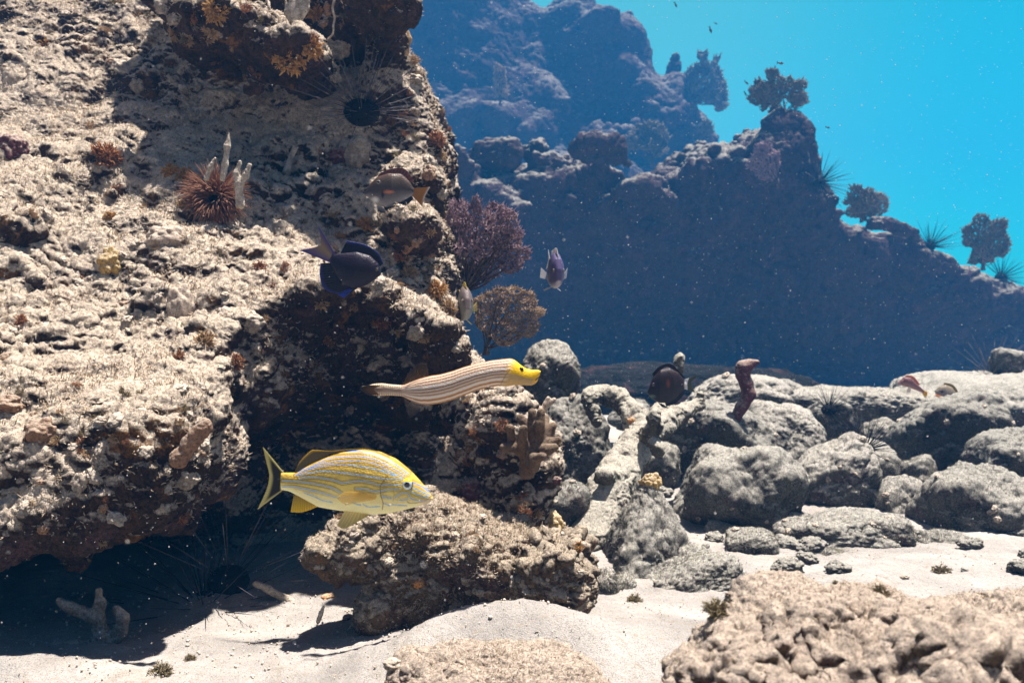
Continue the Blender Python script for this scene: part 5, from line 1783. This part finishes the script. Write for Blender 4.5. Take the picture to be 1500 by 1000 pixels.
# small growths that nothing tells apart, crowding the rock
def scatter(name, label, cat, group, protos, boxes, n, sizes, seed, want, tilt_up=0.5):
    rng = np.random.RandomState(seed)
    made = 0
    for _ in range(n * 6):
        if made >= n:
            break
        x0, y0, x1, y1 = boxes[rng.randint(len(boxes))]
        ok, loc, nor, _i, ob, _m = scene.ray_cast(_dg, CAMV, (Vector(P(rng.uniform(x0, x1), rng.uniform(y0, y1), 1.0)) - CAMV).normalized())
        if not ok or not ob.name.startswith(want):
            continue
        r = S(rng.uniform(*sizes), loc.y)
        o = bpy.data.objects.new(name, protos[rng.randint(len(protos))])
        COL.objects.link(o)
        o.location = loc
        o.rotation_mode = 'QUATERNION'
        up = (nor + Vector((0, 0, tilt_up))).normalized()
        o.rotation_quaternion = Vector((0, 0, 1)).rotation_difference(up) @ Quaternion((0, 0, 1), rng.uniform(0, 6.28))
        o.scale = (r, r, r * rng.uniform(0.7, 1.2))
        tag(o, label, cat, group)
        made += 1


def unit_tuft(mat, seed, n=70):
    rng = np.random.RandomState(seed)
    mb = MB()
    for k in range(n):
        a, q = rng.uniform(0, 6.283), rng.uniform(0, 1) ** 0.5
        d = np.array([math.cos(a) * q, math.sin(a) * q, 0.75])
        p = np.array([math.cos(a) * q * 0.6, math.sin(a) * q * 0.6, -0.1])
        pts = [p]
        for m in range(4):
            d = d + rng.normal(scale=0.35, size=3)
            d /= np.linalg.norm(d)
            pts.append(pts[-1] + d * rng.uniform(0.14, 0.24))
        w = rng.uniform(0.03, 0.07)
        tube(mb, pts, np.array([1, 1.1, 0.9, 0.7, 0.3]) * w, 4)
    me = mesh_from("algae_tuft", np.concatenate(mb.V), [np.concatenate(mb.Q), np.concatenate(mb.T)])
    me.materials.append(mat)
    return me


def unit_lump(mat, seed):
    D, F = ico(4)
    V = D * (1 + 0.3 * fbm(D, 1.4, 3, seed))[:, None]
    V = V * (1 + 0.45 * np.clip(0.7 - worley(D, 2.4, seed), 0, 1))[:, None]
    V += normals(V, F) * (0.06 * np.abs(perlin(V * 5, seed)))[:, None]
    V *= np.array([1, 0.85, 0.6])
    me = mesh_from("nodule", V, F)
    me.materials.append(mat)
    return me


LIT = [(0, 150, 300, 560), (300, 250, 560, 420), (0, 0, 520, 60), (0, 560, 310, 650), (560, 300, 640, 420), (560, 60, 660, 300)]
DIM = [(310, 420, 700, 620), (0, 640, 300, 800), (150, 60, 520, 160), (660, 560, 800, 760)]
scatter("algae_tuft", "small shaggy tan algae tuft growing on the big reef outcrop", "algae", "small tan tufts on the outcrop", [unit_tuft(M["algae_tan"], 200 + k) for k in range(3)], LIT + DIM, 46, (5, 11), 21, "reef_outcrop")
scatter("algae_tuft", "small shaggy rust coloured algae tuft growing on the big reef outcrop", "algae", "small rusty tufts on the outcrop", [unit_tuft(M["algae_rust"], 210 + k) for k in range(3)], LIT + DIM + DIM, 40, (5, 12), 22, "reef_outcrop")
scatter("algae_tuft", "small shaggy olive algae tuft growing on the big reef outcrop", "algae", "small olive tufts on the outcrop", [unit_tuft(M["algae_olive"], 220 + k) for k in range(3)], LIT, 40, (5, 10), 23, "reef_outcrop")
scatter("nodule", "small dusty crust nodule on the big reef outcrop", "coral", "dusty nodules on the outcrop", [unit_lump(M["sponge_grey"], 230 + k) for k in range(5)], LIT + DIM, 70, (5, 14), 24, "reef_outcrop")
scatter("nodule", "small brown sponge nodule on the big reef outcrop", "sponge", "brown nodules on the outcrop", [unit_lump(M["sponge_brown"], 240 + k) for k in range(3)], LIT + DIM, 26, (4, 9), 25, "reef_outcrop")
scatter("nodule", "small crust nodule on the pitted brown slab", "coral", "nodules on the slab", [unit_lump(M["sponge_grey"], 250 + k) for k in range(4)], [(440, 740, 860, 900)], 24, (3, 8), 26, "rock_slab")
scatter("algae_tuft", "small tan algae tuft on the pitted brown slab", "algae", "tufts on the slab", [unit_tuft(M["algae_tan"], 260 + k) for k in range(2)], [(440, 740, 860, 900)], 16, (3, 7), 27, "rock_slab")
scatter("nodule", "small crust nodule on one of the boulders", "coral", "nodules on the boulders", [unit_lump(M["sponge_grey"], 270 + k) for k in range(4)], [(760, 510, 1500, 800)], 40, (2.5, 6), 28, "boulder")

# ---------------------------------------------------------------- urchins
urchin(P(1200, 268, YW - 0.55), 0.08, 0.38, "black urchin on the pinnacle's right foot against open water", spine_r=0.0048, n=60, seed=1, up=(1, -0.1, 0.5))
urchin(rest(1362, 325, 0.03), 0.08, 0.38, "black urchin upright on the middle of the descending wall crest", spine_r=0.0048, n=60, seed=2, up=(0.1, -0.1, 1))
urchin(rest(1466, 384, 0.02), 0.08, 0.38, "black urchin at the right end of the wall crest under the grey fan", spine_r=0.0048, n=60, seed=3, up=(0.7, -0.2, 0.6))
urchin(P(300, 893, 1.97), 0.055, 0.22, "large black urchin spreading its needles low on the sand in the cavern", spine_r=0.0014, n=90, seed=4, up=(0, -0.4, 0.6), spread=1.6)
urchin(P(335, 850, 2.00), 0.045, 0.24, "dim urchin with a few pale needles deep in the cavern", spine_r=0.0011, n=16, mat="grey_spine", seed=5, up=(0.3, -0.3, 1), spread=0.8)
urchin(P(530, 165, 2.52), 0.05, 0.20, "urchin with pale lit needles in the recess of the reef column", spine_r=0.0013, n=60, mat="grey_spine", seed=6, up=(0.15, -0.5, 0.8))
urchin(P(1214, 600, 3.62), 0.03, 0.10, "fine spined urchin on the small ball shaped boulder", spine_r=0.0012, n=50, seed=7, up=(0, -0.7, 0.7), spread=1.0)
urchin(P(1268, 658, 3.08), 0.03, 0.13, "black needle urchin on the purplish round boulder", spine_r=0.0013, n=60, seed=8, up=(0, -0.5, 0.8), spread=1.0)
urchin(P(1452, 552, 4.6), 0.035, 0.22, "urchin with thin pale needles on the far end of the bright ledge", spine_r=0.0015, n=40, mat="grey_spine", seed=9, up=(-0.2, -0.2, 1), spread=1.0)

# ---------------------------------------------------------------- bits on the sand
for k, (px, py, sz, lab) in enumerate(((235, 985, 20, "ragged brown tuft in the sand at the bottom edge, left"), (278, 966, 11, "small dark flake like tuft right of the ragged bottom tuft"),
                                       (1290, 868, 15, "brown turf clump on the white sand behind the peach rock"), 
                                       (1380, 838, 16, "flat olive clump alone on the white sand"), (1225, 855, 7, "tiny dark green sprig on the sand above the peach rock"),
                                       (1050, 895, 24, "turf clump on the sand left of the peach rock"),
                                       (930, 880, 14, "small straw coloured turf clump by the slab's right end"))):
    tuft(px, py, sz, M["algae_olive"], lab, "algae", "turf clumps on the sand", "turf_clump", n=160, seed=40 + k * 3, stiff=0.1 + 0.1 * (k % 3), width=0.05)
lump(576, 972, 14, M["sponge_grey"], "grey pebble half sunk in the near sand", "pebble", "pebble", 31, 0.6, 0.2, 0.0, level=4)
lump(510, 905, 8, M["sponge_red"], "small dark pebble beside the slab's left foot", "pebble", "pebble", 32, 0.7, 0.8, 0.0, level=4)
lump(1325, 845, 6, M["sponge_grey"], "small grey pebble on the white sand left of the flat olive clump", "pebble", "pebble", 33, 0.6, 0.3, 0.0, level=4)

# shell grit, turf fuzz and drifting specks: nobody could count them
rng = np.random.RandomState(77)
D, F = ico(1)
mb = MB()
N = 5200
gx = rng.uniform(-1.0, 1.2, N)
gy = rng.uniform(1.2, 2.6, N)
gz = ground_z(gx, gy)
r = 0.0010 + 0.0022 * rng.uniform(size=N) ** 5
r *= np.where(gx < 0.1, 1.25, 0.8)
V = (D[None] * (rng.uniform(0.5, 1.2, (N, 1, 3)) * r[:, None, None]) + np.stack([gx, gy, gz + 0.003], 1)[:, None]).reshape(-1, 3)
mb.add(V, None, (F[None] + (np.arange(N) * len(D))[:, None, None]).reshape(-1, 3))
M["grit"] = soft_mat("shell_grit", (0.72, 0.64, 0.54), (0.20, 0.16, 0.12), scale=45, bump=0.0005)
tag(mb.build("shell_grit", M["grit"], loc=(0, 0, 0)), kind="stuff")


def fuzz(name, items, mat, rng):
    """Short turf blades rooted all over a rock, thickest where light reaches it."""
    A, B, C = [], [], []
    for ob, n, ln in items:
        me = ob.data
        V = np.empty(len(me.vertices) * 3, np.float32)
        me.vertices.foreach_get("co", V)
        Nn = np.empty(len(me.vertices) * 3, np.float32)
        me.vertices.foreach_get("normal", Nn)
        V, Nn = V.reshape(-1, 3) + np.array(ob.location), Nn.reshape(-1, 3)
        ok = (Nn[:, 2] > -0.2) & (Nn[:, 1] < 0.55) & (np.abs(V[:, 0]) < 0.62 * V[:, 1]) & (V[:, 2] < 1.9)
        idx = np.flatnonzero(ok)
        if not len(idx):
            continue
        pm = np.clip(perlin(V[idx] * 7, 91) * 1.5 + 0.55, 0.03, 1)
        pick = rng.choice(idx, n, p=pm / pm.sum())
        d = Nn[pick] + rng.normal(scale=0.55, size=(n, 3)) + np.array([0.05, 0, 0.25])
        d /= np.linalg.norm(d, axis=1)[:, None]
        L = ln * rng.uniform(0.35, 1.0, n)[:, None]
        A.append(V[pick] - Nn[pick] * 0.001)
        B.append(V[pick] + d * L)
    A, B = np.concatenate(A), np.concatenate(B)
    mb = MB()
    mid = 0.5 * (A + B) + rng.normal(scale=0.0012, size=A.shape)
    w = np.linalg.norm(B - A, axis=1) * 0.11
    edge_tubes(mb, A, mid, w, w * 0.85)
    edge_tubes(mb, mid, B, w * 0.85, w * 0.25)
    tag(mb.build(name, mat, loc=(0, 0, 0)), kind="stuff")


M["turf"] = soft_mat("turf_blades", (0.70, 0.58, 0.44), (0.26, 0.18, 0.11), scale=25, bump=0.0004, trans=0.25)
M["turf_grey"] = soft_mat("turf_blades_grey", (0.46, 0.43, 0.35), (0.16, 0.145, 0.11), scale=22, bump=0.0004, trans=0.25)
top = {o.name: o for o in scene.objects if o.parent is None and o.type == 'MESH'}
fuzz("reef_turf", [(top["reef_outcrop"], 50000, 0.011), (top["rock_slab"], 8000, 0.008)] + [(top[k], 1800, 0.005) for k in top if k.startswith("near_rock")], M["turf"], rng)
fuzz("boulder_turf", [(top[k], 1500, 0.006) for k in top if k.startswith("boulder")] + [(top[k], 2500, 0.009) for k in top if k.startswith("reef_ledge")], M["turf_grey"], rng)

mb = MB()
N = 18000
yy = 0.35 + 5.5 * rng.uniform(size=N * 3) ** 0.6
cl = perlin(np.stack([rng.uniform(size=N * 3) * 0 + yy * 1.1, yy * 0.3, 0 * yy], 1), 15)
yy = yy[np.argsort(-cl + rng.normal(scale=0.35, size=N * 3))[:N]]
xx = rng.uniform(-0.62, 0.62, N) * yy
zz = np.maximum(CAM_Z + rng.uniform(-0.42, 0.42, N) * yy, 0.1)
r = (0.0004 + 0.0013 * rng.uniform(size=N) ** 4) * (0.30 + 0.22 * yy)
V = (D[None] * r[:, None, None] * rng.uniform(0.6, 1.3, (N, 1, 3)) + np.stack([xx, yy, zz], 1)[:, None]).reshape(-1, 3)
mb.add(V, None, (F[None] + (np.arange(N) * len(D))[:, None, None]).reshape(-1, 3))
tag(mb.build("drifting_specks", M["snow"], loc=(0, 0, 0)), kind="stuff")


# ---------------------------------------------------------------- the water's haze: one even box round everything
def box(lo, hi):
    V = np.array([[x, y, z] for x in (lo[0], hi[0]) for y in (lo[1], hi[1]) for z in (lo[2], hi[2])], float)
    F = np.array([[0, 1, 3, 2], [4, 6, 7, 5], [0, 4, 5, 1], [2, 3, 7, 6], [0, 2, 6, 4], [1, 5, 7, 3]])
    return V, F


V, F = box((-52, -22, -1.2), (52, 62, 14.5))
hm = bpy.data.materials.new("sea_water_haze")
hm.use_nodes = True
hn = hm.node_tree.nodes
hn.clear()
ho = hn.new("ShaderNodeOutputMaterial")
hv = hn.new("ShaderNodeVolumePrincipled")
hv.inputs["Color"].default_value = (0.028, 0.24, 0.60, 1)
hv.inputs["Density"].default_value = 0.0145
hv.inputs["Anisotropy"].default_value = 0.2
hm.node_tree.links.new(hv.outputs[0], ho.inputs["Volume"])
tag(obj("haze", V, F, hm, smooth=False, loc=(0, 0, 0)), kind="stuff")
